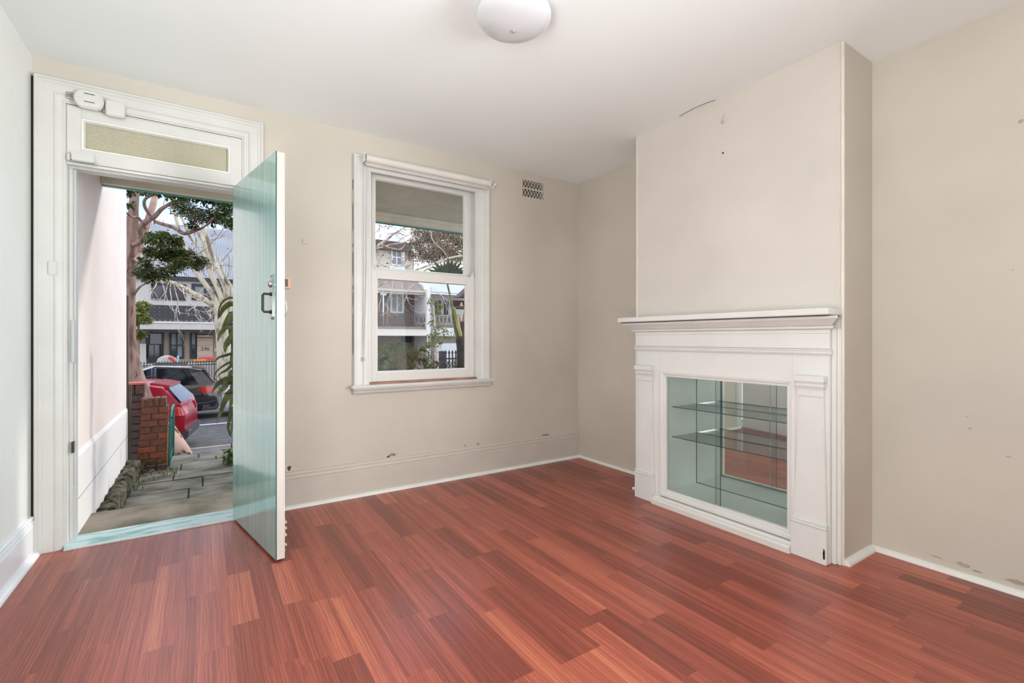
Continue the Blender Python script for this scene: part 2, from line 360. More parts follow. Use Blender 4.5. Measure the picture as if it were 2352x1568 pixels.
# ------------------------------------------------------------ skirtings and quarter beads
fp = lambda a, b, d: (a, YF-d, b)
bs = thing('baseboard_front', 'tall cream moulded skirting board below the window', 'skirting', (1.6, YF, 0), kind='structure')
prof = [(0, 0), (.205, 0), (.238, 0), (.238, .012), (.232, .018), (.222, .02), (.219, .016), (.214, .016), (.211, .021), (.195, .024), (.19, .019), (.184, .024), (0, .024)]
obj('skirting_board', MB().sweep([(.245, 0), (XR-.001, 0)], [(a, b) for a, b in prof], lambda a, b, d: (a, YF-d, b)), skirtp, bs, smooth=False)
def quarter(a0, a1, fn, r=.02): 
    mb = MB(); pr = [(0, 0)]+[(r*math.sin(t*math.pi/12), r*math.cos(t*math.pi/12)) for t in range(7)]
    mb.v = []; i = 0
    for a in (a0, a1):
        for (p, q) in pr: mb.v.append(fn(a, p, q))
    k = len(pr)
    for j in range(k): mb.f.append((j, (j+1) % k, k+(j+1) % k, k+j))
    mb.f += [tuple(range(k)), tuple(reversed(range(k, 2*k)))]
    return mb
obj('floor_bead', quarter(.245, XR-.001, lambda a, p, q: (a, YF-.0242-p, q+.0003), .022), bead_p, bs, smooth=True)
bl = thing('baseboard_left', 'white gloss skirting board along the left wall', 'skirting', (XL, 1, 0), kind='structure')
wsk = mat('bright_white_gloss', (242, 244, 246), .22, var=.02, scale=4, bump=.04)
obj('skirting_board', MB().sweep([(-2.7, 0), (YF-.035, 0)], [(a*.86, b*.8) for a, b in prof], lambda a, b, d: (XL+d, a, b)), wsk, bl)
obj('floor_bead', quarter(-2.7, YF-.035, lambda a, p, q: (XL+.0195+p, a, q+.0003), .022), wsk, bl, smooth=True)
br = thing('baseboard_right', 'narrow white quarter round bead along the right wall', 'skirting bead', (XR, 1, 0), kind='structure')
obj('floor_bead', quarter(-2.7, BY0-.0, lambda a, p, q: (XR-p, a, q+.0003), .024), bead_p, br, smooth=True)
obj('floor_bead', quarter(BY1, YF-.03, lambda a, p, q: (XR-p, a, q+.0003), .02), bead_p, br, smooth=True)
bc = thing('baseboard_chimney', 'short white quarter round bead at the side of the chimney breast', 'skirting bead', (2.8, BY0, 0), kind='structure')
obj('floor_bead', quarter(XB+.004, XR-.02, lambda a, p, q: (a, BY0-p, q+.0003), .028), bead_p, bc, smooth=True)
# chips in the plaster: shallow pieces of exposed render
def chip(name, plane, a, b, ra, rb, m, parent, seed, h=.0012):
    rr = random.Random(seed); n = 14
    poly = [(a+ra*math.cos(2*math.pi*i/n)*rr.uniform(.6, 1.1), b+rb*math.sin(2*math.pi*i/n)*rr.uniform(.6, 1.1)) for i in range(n)]
    return obj(name, MB().prism(poly, plane, -.002, h), m, parent)
cg = mat('grey_render', (150, 143, 132), .95, var=.2, scale=40); cb_ = mat('brown_brick_dust', (104, 68, 54), .95, var=.25, scale=60)
chip('plaster_chip', fp, .475, .262, .014, .02, cb_, wall_f, 1); chip('plaster_chip', fp, 1.175, .258, .03, .014, cg, wall_f, 2)
chip('plaster_chip', fp, 1.145, .248, .014, .008, cb_, wall_f, 3); chip('plaster_chip', fp, 1.9, .25, .02, .007, cg, wall_f, 4)
chip('plaster_chip', fp, 1.78, .252, .008, .008, cg, wall_f, 5); chip('plaster_chip', fp, 2.6, .247, .05, .008, cg, wall_f, 6)
rpn = lambda a, b, d: (XR-d, a, b)
wr = bpy.data.objects['wall_right']
peel = mat('peeled_cream', (178, 164, 148), .9, var=.1, scale=30)
for (u, v, ra, rb, s) in ((2212, 1297, .03, .012, 1), (2245, 1312, .02, .005, 2), (2340, 1338, .05, .012, 3), (2150, 1278, .03, .004, 4), (2222, 957, .006, .003, 5), (2228, 984, .007, .006, 6), (2318, 1049, .012, .004, 7), (2345, 278, .012, .01, 8), (2326, 620, .004, .004, 9)):
    r = (u-1176)/FPX; t = XR/(FW[0]+r*RT[0]); a = (FW[1]+r*RT[1])*t; b = CAMZ+(777.5-v)/FPX*t
    chip('plaster_chip', rpn, a, b, ra, rb, peel, wr, s, .0008)
tag(obj('wall_plug', MB().lathe([(0, 0), (.016, 0), (.02, .003), (.02, .005), (0, .006)], (.573, YF-.006, 1.775), 20, 'y'), wallp), 'round painted over plug on the wall between door and window', 'plug')
# ------------------------------------------------------------ air vent
va = thing('air_vent', 'cream pierced plaster air vent high to the right of the window', 'vent', (2.46, YF, VZ0))
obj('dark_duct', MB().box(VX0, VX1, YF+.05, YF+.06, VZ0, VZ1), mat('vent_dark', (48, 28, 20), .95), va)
gm = MB(); nx = 7; ph = (VZ1-VZ0)
gm.box(VX0, VX1, YF-.001, YF+.004, (VZ0+VZ1)/2-.007, (VZ0+VZ1)/2+.007)
for r_ in range(2):
    z0 = VZ0 if r_ == 0 else (VZ0+VZ1)/2+.007; z1 = (VZ0+VZ1)/2-.007 if r_ == 0 else VZ1; cz = (z0+z1)/2; hz = (z1-z0)/2; cw = (VX1-VX0)/nx
    for i in range(nx):
        cx_ = VX0+cw*(i+.5); N = 18
        for j in range(N):
            a0 = 2*math.pi*j/N; a1 = 2*math.pi*(j+1)/N; ro = (cw*.40, hz*1.0); ri = (cw*.23, hz*.76)
            P = lambda a, q, yy: (cx_+q[0]*math.cos(a), yy, cz+q[1]*math.sin(a))
            gm.hexa([P(a0, ro, YF-.001), P(a1, ro, YF-.001), P(a1, ri, YF-.001), P(a0, ri, YF-.001), P(a0, ro, YF+.004), P(a1, ro, YF+.004), P(a1, ri, YF+.004), P(a0, ri, YF+.004)])
        gm.box(cx_+cw*.5-cw*.16, cx_+cw*.5+cw*.16, YF-.001, YF+.004, cz-hz*.16, cz+hz*.16) if i < nx-1 else None
obj('grille', gm, wallp, va)
# ------------------------------------------------------------ ceiling light
cl = thing('ceiling_light', 'round frosted glass dome light fixed to the ceiling', 'ceiling light', (1.14, 1.735, H-.13))
lc = (1.14, 1.735, H)
obj('base_plate', MB().lathe([(0, 0), (.125, 0), (.125, -.022), (.12, -.026), (0, -.026)], lc, 48), bead_p, cl, smooth=True)
dome = [(.118, -.024), (.15, -.03), (.163, -.045), (.165, -.06)]+[(.165*math.cos(t), -.06-.062*math.sin(t)) for t in [math.pi/2*i/12 for i in range(1, 12)]]+[(.012, -.1222)]
obj('glass_dome', MB().lathe(dome, lc, 64), mat('opal_glass', (214, 214, 216), .16, var=.01, coat=.6), cl, smooth=True)
obj('finial', MB().lathe([(.011, -.121), (.010, -.126), (.005, -.130), (.001, -.131)], lc, 20), mat('finial_grey', (160, 158, 160), .4), cl, smooth=True)
# ------------------------------------------------------------ door frame (architrave, jambs, transom light, threshold)
df = thing('trim_1', 'heavy white moulded door frame with a glazed transom above the doorway', 'door frame', (-.2, YF, 0), kind='structure')
arch = [(0, -.01), (0, .03), (.006, .038), (.014, .038), (.02, .03), (.03, .03), (.034, .026), (.075, .026), (.08, .03), (.086, .024), (.108, .022), (.114, .016), (.12, .016), (.12, -.01)]
arch = [(o, h) for o, h in arch]
# travel: up the left side, across, down the right; offset to the right side of travel = inside, so use negative offsets
DA0, DA1, DAT = -.738, .322, 2.497
obj('architrave', MB().sweep([(DA0, 0), (DA0, DAT), (DA1, DAT), (DA1, 0)], [(-o, h) for o, h in arch], fp), trimp, df)
obj('dark_gap', MB().box(XL, -.7395, YF-.012, YF-.002, .19, 2.485), darkgap, df)
jy0, jy1 = YF-.012, YF+.10
jm = MB(); jm.box(DX0+.002, -.612, jy0, jy1, 0, 2.372); jm.box(-.612, -.597, jy0+.045, jy1, .02, 2.372); jm.box(.195, DX1-.002, jy0, jy1, 0, 2.372); jm.box(DX0, DX1, jy0, jy1, 2.366, 2.374)
obj('jamb', jm, trimp, df, bevel=.002)
jt = mat('white_worn_jamb', (205, 206, 204), .4, var=.06, scale=8, stretch=(1, 1, .2))
obj('door_stop', MB().box(-.597, -.585, jy0+.06, jy1-.005, .02, 2.05), jt, df, bevel=.002)
obj('strike_plate', MB().box(-.600, -.592, jy0+.03, jy0+.06, .5, .56), mat('dark_steel', (70, 68, 64), .45, metal=.6), df)
obj('lock_keeper', MB().box(-.603, -.588, jy0+.035, jy0+.062, .99, 1.22), jt, df, bevel=.002)
obj('patched_jamb_piece', MB().box(-.600, -.583, jy0+.05, jy0+.085, .0, .31), jt, df, bevel=.002, label='grey patched piece at the foot of the jamb')
# transom sash
tr_ = MB(); T0, T1, TZ0, TZ1 = -.612, .2, 2.07, 2.366; ty0, ty1 = YF-.02, YF+.03
gx0, gx1, gz0, gz1 = -.553, .138, 2.142, 2.308
tr_.box(T0, gx0, ty0, ty1, TZ0, TZ1); tr_.box(gx1, T1, ty0, ty1, TZ0, TZ1); tr_.box(gx0, gx1, ty0, ty1, TZ0, gz0); tr_.box(gx0, gx1, ty0, ty1, gz1, TZ1-.003)
tr_.box(T0, T1, ty0+.03, ty1+.05, 2.05, 2.07)
obj('transom_frame', tr_, trimp, df, bevel=.002)
obj('transom_bead', MB().sweep([(gx0, gz0), (gx0, gz1), (gx1, gz1), (gx1, gz0)], [(-.0, -.0), (-.0, .022), (-.008, .022), (-.014, .004), (-.014, 0)], lambda a, b, d: (a, YF-d, b), closed=True), bead_p, df)
obj('transom_pane', MB().box(gx0, gx1, YF+.002, YF+.006, gz0, gz1), mat('textured_amber_glass', (216, 208, 182), .4, var=.05, scale=60, bump=.8, bscale=90, stretch=(1, 1, 2.4), trans=.25), df)
obj('head_lining', MB().box(T0, .2, YF+.02, YF+.1, 2.045, 2.052).box(T0, .2, YF-.02, YF-.004, 2.052, 2.066), trimp, df)
pale_teal = mat('worn_pale_teal_paint', (198, 220, 222), .42, rgb2=(132, 176, 174), thr=(.36, .56), scale=9, stretch=(.6, 3, 1), bump=.15)
obj('threshold', MB().prism([(YF-.045, 0), (YF-.04, .012), (YF+.0, .026), (YF+.10, .026), (YF+.14, .01), (YF+.14, -.04), (YF-.045, -.0)], lambda a, b, d: (d, a, b), -.62, .2), pale_teal, df)
obj('threshold_strip', MB().box(-.62, .2, YF-.055, YF-.038, 0, .009), mat('bright_aluminium', (226, 228, 228), .35, metal=.3), df, bevel=.002)
# small fittings on the frame
d1 = thing('alarm_detector', 'octagonal white alarm detector fixed to the frame above the transom', 'alarm', (-.525, YF-.03, 2.36))
f2 = lambda a, b, d: (a, YF-.028-d, b)
c_, e_ = .022, 0; X0, X1, Z0, Z1 = -.578, -.455, 2.357, 2.452
obj('case', MB().prism([(X0+.02, Z0), (X1-.02, Z0), (X1, Z0+.03), (X1, Z1-.03), (X1-.025, Z1), (X0+.025, Z1), (X0, Z1-.03), (X0, Z0+.03)], f2, 0, .036), trimp, d1, bevel=.006, smooth=True)
for zz in (Z0+.032, Z1-.02): obj('slot', MB().box(-.535, -.492, YF-.0655, YF-.063, zz-.0015, zz+.0015), darkgap, d1)
obj('button', MB().lathe([(0, 0), (.006, 0), (.0055, -.003), (0, -.003)], (-.552, YF-.064, 2.41), 16, 'y'), trimp, d1)
cabl = [(-.455, YF-.04, 2.44), (-.43, YF-.045, 2.43), (-.412, YF-.045, 2.41), (-.41, YF-.045, 2.388), (-.425, YF-.04, 2.375), (-.45, YF-.035, 2.372)]
obj('cable', MB().tube(*curve(cabl, .0028), 6), trimp, d1, smooth=True)
obj('cable', MB().tube(*curve([(p[0]-.012, p[1], p[2]-.006) for p in cabl], .0022), 6), trimp, d1, smooth=True)
for i in range(3):
    z = 2.405+.012*i; obj('wire', MB().tube(*curve([(-.575, YF-.034, z), (-.597, YF-.036, z+.010-.004*i), (-.612, YF-.036, z-.002), (-.598, YF-.034, z-.010), (-.578, YF-.034, z-.006)], .0016), 5), mat('grimy_wire', (150, 135, 125), .6), d1)
jb = thing('junction_box', 'square white junction box right of the octagonal alarm detector', 'box', (-.41, YF-.03, 2.35))
obj('case', MB().box(-.448, -.366, YF-.062, YF-.028, 2.343, 2.425), trimp, jb, bevel=.005, smooth=True)
obj('screw', MB().lathe([(0, 0), (.004, 0), (.004, -.002), (0, -.002)], (-.405, YF-.062, 2.405), 12, 'y'), trimp, jb)
d2 = thing('contact_sensor', 'long white door contact sensor at the left end of the transom rail', 'sensor', (-.54, YF-.03, 2.06))
obj('case', MB().box(-.59, -.496, YF-.052, YF-.02, 2.07, 2.115), trimp, d2, bevel=.004, smooth=True)
obj('cable', MB().tube([(-.497, YF-.03, 2.078), (-.48, YF-.03, 2.076), (-.478, YF-.03, 2.064), (-.5, YF-.026, 2.06), (-.605, YF-.026, 2.058)], .0022, 6), trimp, d2)
obj('end_block', MB().box(-.608, -.594, YF-.036, YF-.02, 2.072, 2.102), trimp, d2, bevel=.002)
sp = tag(obj('striker_block', MB().box(-.683, -.648, YF-.034, YF-.025, 1.455, 1.525), trimp, bevel=.003), 'small white plate screwed to the left side of the door frame', 'plate')
# ------------------------------------------------------------ door leaf, swung in about a hundred degrees
Hx, Hy = .152, YF-.035; ang = math.atan2(.302-.152, (YF-.035)-2.622); Lw = math.hypot(.15, Hy-2.622)
dl = thing('door_1', 'solid teal painted front door standing open into the room', 'door', (Hx, Hy, 0), kind='structure', local=True, rotz=ang)
# local: leaf runs along -Y from the hinge, outside face at x=0, thickness to +x
tg = mat('gloss_teal_door', (116, 178, 172), .2, rgb2=(158, 200, 198), thr=(.35, .7), scale=3.5, stretch=(10, 10, .5), bump=.06, bscale=18, coat=1.0, ior=1.9, detail=6)
wd = mat('cream_door_edge', (214, 203, 194), .42, var=.06, scale=6, stretch=(1, 1, .25), bump=.08)
wi = mat('white_door_inner', (226, 226, 228), .3, var=.03)
TH = .042
obj('leaf', MB().box(.003, TH-.003, -Lw+.003, -.003, .012, 2.058), wd, dl)
obj('outer_face', MB().box(0, .004, -Lw, 0, .012, 2.058), tg, dl, bevel=.001)
obj('inner_face', MB().box(TH-.004, TH, -Lw, 0, .012, 2.058), wi, dl)
dte = mat('dark_teal_paint', (30, 92, 82), .4)
obj('edge_line', MB().box(-.0002, .0045, -Lw-.0006, -Lw+.002, .012, 2.058), dte, dl)
chm = mat('brushed_steel', (200, 200, 200), .22, metal=1.0, var=.03); blk = mat('dark_bronze', (48, 48, 44), .4, metal=.5)
sy = -Lw+.052
fpl = lambda a, b, d: (-d, a, b)
hz = 1.33
n = 10; cap = [(sy+.018*math.cos(t), 1.445-.018+.018*math.sin(t)) for t in [math.pi*i/n for i in range(n+1)]]+[(sy+.018*math.cos(t), 1.215+.018+.018*math.sin(t)) for t in [math.pi+math.pi*i/n for i in range(n+1)]]
plate = obj('handle_plate', MB().prism(cap, fpl, 0, .006), chm, dl, bevel=.0015, smooth=True)
obj('lock_cylinder', MB().lathe([(0, 0), (.0165, 0), (.0165, -.008), (.015, -.012), (0, -.012)], (-.006, sy, 1.395), 28, 'x'), chm, plate, smooth=True)
obj('keyhole', MB().box(-.0195, -.018, sy-.0015, sy+.0015, 1.385, 1.397), blk, plate)
obj('pull_bar', MB().tube([(-.006, sy, 1.345), (-.04, sy, 1.345), (-.045, sy, 1.338), (-.045, sy, 1.262), (-.04, sy, 1.255), (-.006, sy, 1.255)], [.006, .006, .0065, .0065, .006, .006], 12), blk, plate, smooth=True)
for zz in (1.345, 1.255): obj('pull_rose', MB().lathe([(0, 0), (.010, 0), (.009, -.006), (0, -.006)], (-.006, sy, zz), 18, 'x'), blk, plate, smooth=True)
for zz in (1.435, 1.225): obj('plate_screw', MB().lathe([(0, 0), (.0035, 0), (.0035, -.001), (0, -.001)], (-.006, sy, zz), 10, 'x'), blk, plate)
lt = mat('bare_pinkish_timber', (186, 142, 124), .6, var=.1)
lb = MB(); lb.box(TH, TH+.014, -Lw-.004, -Lw+.05, 1.372, 1.384); lb.box(TH, TH+.014, -Lw-.004, -Lw+.05, 1.42, 1.432); lb.box(TH+.014, TH+.03, -Lw-.004, -Lw+.05, 1.375, 1.43)
lk = obj('latch_case', lb, lt, dl, bevel=.002); obj('latch_bolt', MB().box(TH, TH+.014, -Lw+.004, -Lw+.02, 1.386, 1.418), blk, lk)
obj('inner_pull', MB().tube([(TH, -Lw+.02, 1.225+.10), (TH+.012, -Lw+.02, 1.225+.085), (TH+.018, -Lw+.02, 1.275), (TH+.012, -Lw+.02, 1.24), (TH, -Lw+.02, 1.225)], .003, 8), chm, dl, smooth=True)
rr = random.Random(3)
spl = MB()
for i in range(8):
    z = .05+i*.022+rr.uniform(-.012, .012); q = rr.choice([.002, .004, .007, .013])
    spl.hexa([(TH-.002, -Lw, z), (TH+q, -Lw+.001, z+.004), (TH+q*.7, -Lw+.012, z+.004), (TH-.002, -Lw+.014, z), (TH-.002, -Lw, z+.014), (TH+q*.6, -Lw, z+.017), (TH+q*.5, -Lw+.01, z+.017), (TH-.002, -Lw+.013, z+.012)])
obj('splintered_edge', spl, mat('raw_splinter', (196, 178, 156), .8), dl)
# ------------------------------------------------------------ sash window
wn = thing('window_1', 'white double hung sash window in a moulded timber surround', 'window', (1.44, YF, WZ0), kind='structure')
ca = [(0, -.01), (0, .028), (.006, .032), (.016, .032), (.02, .024), (.06, .022), (.064, .026), (.07, .022), (.1, .02), (.104, .014), (.104, -.01)]
CX0, CX1, CT = .889, 1.998, 2.428
obj('casing', MB().sweep([(CX0, .79), (CX0, CT), (CX1, CT), (CX1, .79)], [(-o, h) for o, h in ca], fp), trimp, wn)
bx = MB(); bx.box(WX0, 1.0, YF-.015, YF+.12, .79, 2.385); bx.box(1.88, WX1, YF-.015, YF+.12, .79, 2.385); bx.box(WX0, WX1, YF-.015, YF+.12, 2.345, 2.39)
bx.box(1.0, 1.012, YF-.015, YF+.004, .8, 2.345); bx.box(1.868, 1.88, YF-.015, YF+.004, .8, 2.345); bx.box(1.0, 1.88, YF-.015, YF+.004, 2.335, 2.345)
bx.box(1.0, 1.010, YF+.048, YF+.056, .8, 2.345); bx.box(1.870, 1.88, YF+.048, YF+.056, .8, 2.345)
obj('box_frame', bx, trimp, wn, bevel=.0015)
obj('sill_board', MB().box(.862, 2.03, YF-.075, YF+.0, .768, .79), trimp, wn, bevel=.008, smooth=True, seg=3)
obj('sill_moulding', MB().sweep([(.885, .768), (2.005, .768)], [(0, 0), (0, .05), (-.006, .055), (-.014, .05), (-.02, .035), (-.032, .03), (-.04, .02), (-.046, .01), (-.046, 0)], fp), trimp, wn)
obj('outer_sill', MB().box(WX0, WX1, YF-.0, YF+.26, .75, .785), trimp, wn)
bt = mat('bare_timber_strip', (176, 134, 114), .7, rgb2=(140, 100, 84), thr=(.4, .6), scale=30, stretch=(.2, 2, 2))
obj('timber_strip', MB().box(1.0, 1.88, YF-.018, YF+.02, .79, .806), bt, wn, label='strip of bare brown timber under the lower sash')
pane = glass('window_glass', (.99, .992, .99), 0, refl=.05)
def sash(name, x0, x1, z0, z1, ya, yb, gl, m, par):
    g0, g1, h0, h1 = gl; mb = MB()
    mb.box(x0, g0, ya, yb, z0, z1); mb.box(g1, x1, ya, yb, z0, z1); mb.box(g0, g1, ya, yb, z0, h0); mb.box(g0, g1, ya, yb, h1, z1)
    s = obj(name, mb, m, par, bevel=.0015)
    obj('glazing_bead', MB().sweep([(g0, h0), (g0, h1), (g1, h1), (g1, h0)], [(0, 0), (0, yb-ya-.004), (-.004, yb-ya-.004), (-.009, .012), (-.009, 0)], lambda a, b, d: (a, yb-.004-d, b), closed=True), bead_p, s)
    obj('pane', MB().box(g0, g1, (ya+yb)/2+.004, (ya+yb)/2+.007, h0, h1), pane, s); return s
sash('upper_sash', 1.006, 1.874, 1.60, 2.34, YF+.056, YF+.094, (1.062, 1.815, 1.645, 2.328-.018), trimp, wn)
ls = sash('lower_sash', 1.004, 1.876, .806, 1.625, YF+.006, YF+.046, (1.062, 1.805, .872, 1.566), mat('worn_white_sash', (219, 214, 208), .45, rgb2=(206, 186, 176), thr=(.28, .36), scale=5, bump=.06), wn)
def horn(x, s):
    n = 8; P = [(x, 1.625), (x, 1.665)]+[(x+s*.028*math.sin(t), 1.625+.04*math.cos(t)) for t in [math.pi/2*i/n for i in range(1, n+1)]]
    return MB().prism(P, lambda a, b, d: (a, d, b), YF+.008, YF+.044)
obj('sash_horn', horn(1.012, 1), trimp, ls, bevel=.001); obj('sash_horn', horn(1.868, -1), trimp, ls, bevel=.001)
obj('open_crack', MB().box(CX0-.004, CX0+.001, YF-.0015, YF+.001, 1.0, 2.25), mat('wall_crack_brown', (92, 78, 68), .9, rgb2=(196, 186, 170), thr=(.45, .5), scale=7), wn)
# roller blind
rb = thing('roller_blind', 'white rolled up roller blind with a bead chain above the window', 'blind', (1.44, YF-.06, 2.38))
rc = mat('blind_fabric', (222, 217, 210), .6, var=.02)
obj('roll', MB().lathe([(0, 0), (.027, 0), (.027, 1.015), (0, 1.015)], (.955, YF-.064, 2.396), 32, 'x'), rc, rb, smooth=True)
obj('hem_bar', MB().tube([(.965, YF-.048, 2.356), (1.96, YF-.048, 2.356)], .009, 12), mat('hem_white', (205, 201, 195), .5), rb, smooth=True)
obj('hem_bar', MB().box(.958, 1.966, YF-.052, YF-.046, 2.358, 2.38), rc, rb)
for xx in (.948, 1.976): obj('bracket', MB().box(xx-.003, xx+.003, YF-.09, YF-.024, 2.366, 2.424), bead_p, rb, bevel=.002)
obj('end_ring', MB().lathe([(.026, 0), (.0285, 0), (.0285, .012), (.026, .012)], (.948, YF-.064, 2.396), 28, 'x'), mat('grey_ring', (140, 136, 132), .5), rb, smooth=True)
ch = MB(); ch.tube([(.967, YF-.052, 2.39), (.967, YF-.045, 1.6), (.952, YF-.043, 1.0)], .0018, 6); ch.tube([(.962, YF-.07, 2.39), (.960, YF-.055, 1.6), (.952, YF-.043, 1.0)], .0016, 6)
chain = obj('bead_chain', ch, mat('chain_grey', (188, 190, 188), .5), rb)
obj('chain_weight', MB().box(.944, .96, YF-.046, YF-.036, .96, .99), mat('clear_grey_plastic', (168, 166, 162), .35), rb, bevel=.003)
hookx = MB().tube([(2.0, YF-.02, 2.385), (2.02, YF-.035, 2.375), (2.03, YF-.05, 2.40), (2.045, YF-.055, 2.41)], .007, 8)
tag(obj('curtain_bracket', hookx, bead_p, smooth=True), 'small white curtain bracket sticking out beside the right end of the blind', 'bracket')
# ------------------------------------------------------------ mantelpiece with the built in display cabinet
cabn = thing('mantelpiece', 'white painted mantelpiece with sliding glass doors instead of a fireplace', 'mantelpiece', (XB, 1.73, 0))
bp = lambda a, b, d: (XB-d, a, b)           # a along y, b up, d out of the breast
M0, M1 = 1.105, 2.348                        # body ends
FR = .05
bd = MB()
bd.box(XB-FR, XB, M0, CY0-.02, 0, 1.17); bd.box(XB-FR, XB, CY1+.03, M1, 0, 1.17); bd.box(XB-FR, XB, CY0-.02, CY1+.03, .908, 1.17)
obj('backboard', bd, mantp, cabn, bevel=.002)
obj('side_moulding', MB().box(XB-.018, XB+.0, BY0+.003, BY0+.02, 0, 1.17).box(XB-.028, XB, BY0+.02, M0, 0, 1.17), mantp, cabn, bevel=.003)
obj('side_moulding', MB().box(XB-.018, XB, M1, BY1-.006, 0, 1.17), mantp, cabn, bevel=.003)
def bar_prof(name, prof, a0, a1, b, m=mantp):       # profile (d, z)
    mb = MB(); i = len(mb.v); k = len(prof)
    for a, s in ((a0, 1), (a1, -1)):
        for d, z in prof: mb.v.append((XB-d, a-s*max(0, d-FR), b+z))     # mitred return ends
    mb.f += [tuple(range(k)), tuple(reversed(range(k, 2*k)))]+[(j, (j+1) % k, k+(j+1) % k, k+j) for j in range(k)]
    return obj(name, mb, m, cabn)
obj('mantel_shelf', MB().box(XB-.155, XB-.0, 1.068, 2.44, 1.236, 1.268), mantp, cabn, bevel=.004, smooth=True, seg=3)
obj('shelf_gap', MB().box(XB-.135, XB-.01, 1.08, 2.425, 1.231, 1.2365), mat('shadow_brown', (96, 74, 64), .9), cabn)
bar_prof('bed_moulding', [(.0, .195-.165), (.125, .231-.2+.0), (.13, .026), (.126, .018), (.11, .006), (.096, -.006), (.086, -.014), (.0, -.014)], M0+.01, M1-.01, 1.20)
bar_prof('shelf_bead', [(0, 0), (.072, 0), (.078, -.006), (.078, -.012), (.072, -.018), (0, -.018)], M0+.0, M1-.0, 1.186)
bar_prof('upper_frieze', [(0, 0), (.062, 0), (.062, -.018), (.058, -.02), (.062, -.095), (.055, -.1), (0, -.1)], M0+.005, M1-.005, 1.166)
bar_prof('frieze_moulding', [(0, 0), (.064, 0), (.068, -.004), (.06, -.012), (.068, -.018), (.064, -.026), (.054, -.028), (0, -.028)], M0, M1, 1.066)
# pilasters (tapering upwards), caps and plinth blocks
def pil(y0t, y1t, y0b, y1b):
    mb = MB().hexa([(XB-.068, y0b, .195), (XB-.05, y0b, .195), (XB-.05, y1b, .195), (XB-.068, y1b, .195), (XB-.064, y0t, .862), (XB-.05, y0t, .862), (XB-.05, y1t, .862), (XB-.064, y1t, .862)])
    obj('pilaster', mb, mantp, cabn, bevel=.003)
    obj('pilaster_neck', MB().box(XB-.072, XB-.05, y0t-.004, y1t+.004, .828, .866), mantp, cabn, bevel=.002)
    yc0, yc1 = y0t-.016, y1t+.016
    cp = MB(); cp.box(XB-.098, XB-.05, yc0, yc1, .902, .932); cp.box(XB-.084, XB-.05, yc0+.006, yc1-.006, .892, .902); cp.box(XB-.090, XB-.05, yc0+.003, yc1-.003, .878, .892); cp.box(XB-.078, XB-.05, yc0+.010, yc1-.010, .866, .878)
    obj('pilaster_cap', cp, mantp, cabn, bevel=.002)
    obj('plinth_block', MB().box(XB-.082, XB-.05, y0b-.006, y1b+.006, 0, .172), mantp, cabn, bevel=.003)
    obj('plinth_moulding', MB().box(XB-.088, XB-.05, y0b-.009, y1b+.009, .172, .184).box(XB-.08, XB-.05, y0b-.006, y1b+.006, .184, .2), mantp, cabn, bevel=.005, smooth=True)
pil(1.128, 1.238, 1.112, 1.27); pil(2.205, 2.318, 2.192, 2.338)
# moulded frame round the opening
ox0, ox1, oz0, oz1 = CY0+.012, CY1-.012, .105, .865
pf = [(0, -.012), (0, .036), (.006, .04), (.012, .036), (.016, .052), (.03, .058), (.044, .056), (.048, .05), (.048, -.012)]
obj('opening_frame', MB().sweep([(ox0, oz0), (ox1, oz0), (ox1, oz1), (ox0, oz1)], [(-o, FR-.028+h*.62) for o, h in pf], bp, closed=True), mantp, cabn)
obj('base_rail', MB().sweep([(1.275, 0), (2.182, 0)], [(0, 0), (0, .098), (.03, .1), (.038, .09), (.042, .072), (.05, .062), (.055, .0)], bp), mat('chipped_white_paint', (228, 225, 219), .4, rgb2=(120, 96, 80), thr=(.27, .275), scale=16, stretch=(1, .6, 1.5), bump=.12), cabn)
# cabinet box and mirror
grn = mat('pale_green_lining', (236, 242, 237), .5, var=.04, scale=5)
lin_ = MB(); lin_.box(XB-.005, CXM, CY1-.008, CY1-.002, CZ0, CZ1); lin_.box(XB-.005, CXM, CY0+.002, CY0+.008, CZ0, CZ1); lin_.box(XB-.005, CXM, CY0, CY1, CZ0-.008, CZ0); lin_.box(XB-.005, CXM, CY0, CY1, CZ1-.008, CZ1-.002)
obj('cabinet_lining', lin_, grn, cabn)
mir = bpy.data.materials.new('mirror_glass'); mir.use_nodes = True; pb = mir.node_tree.nodes['Principled BSDF']
pb.inputs['Base Color'].default_value = (.84, .87, .85, 1); pb.inputs['Metallic'].default_value = 1; pb.inputs['Roughness'].default_value = .015
obj('mirror', MB().box(CXM-.004, CXM, CY0+.01, CY1-.01, CZ0+.002, CZ1-.01), mir, cabn)
obj('mirror_joint', MB().box(CXM-.006, CXM-.003, CY0+.01, CY1-.009, CZ0, CZ0+.004).box(CXM-.006, CXM-.003, CY1-.0115, CY1-.008, CZ0, CZ1-.008), mat('joint_grey', (92, 100, 94), .8), cabn)
gs = glass('green_glass', (.965, .985, .975), 0, refl=.7); ge = mat('glass_edge_green', (52, 98, 86), .2, coat=.5)
pale_edge = mat('glass_edge_pale', (118, 158, 146), .2, coat=.5)
for i, (xx, a, b) in enumerate(((XB-.02, CY0+.004, 1.750), (XB-.030, 1.709, CY1-.006))):
    g = obj('sliding_door', MB().box(xx, xx+.004, a, b, .102, .868), gs, cabn)
    ed = (b-.0016, b) if i == 0 else (a, a+.0016)
    obj('polished_edge', MB().box(xx-.0002, xx+.0042, ed[0], ed[1], .102, .868), ge if i == 1 else pale_edge, g)
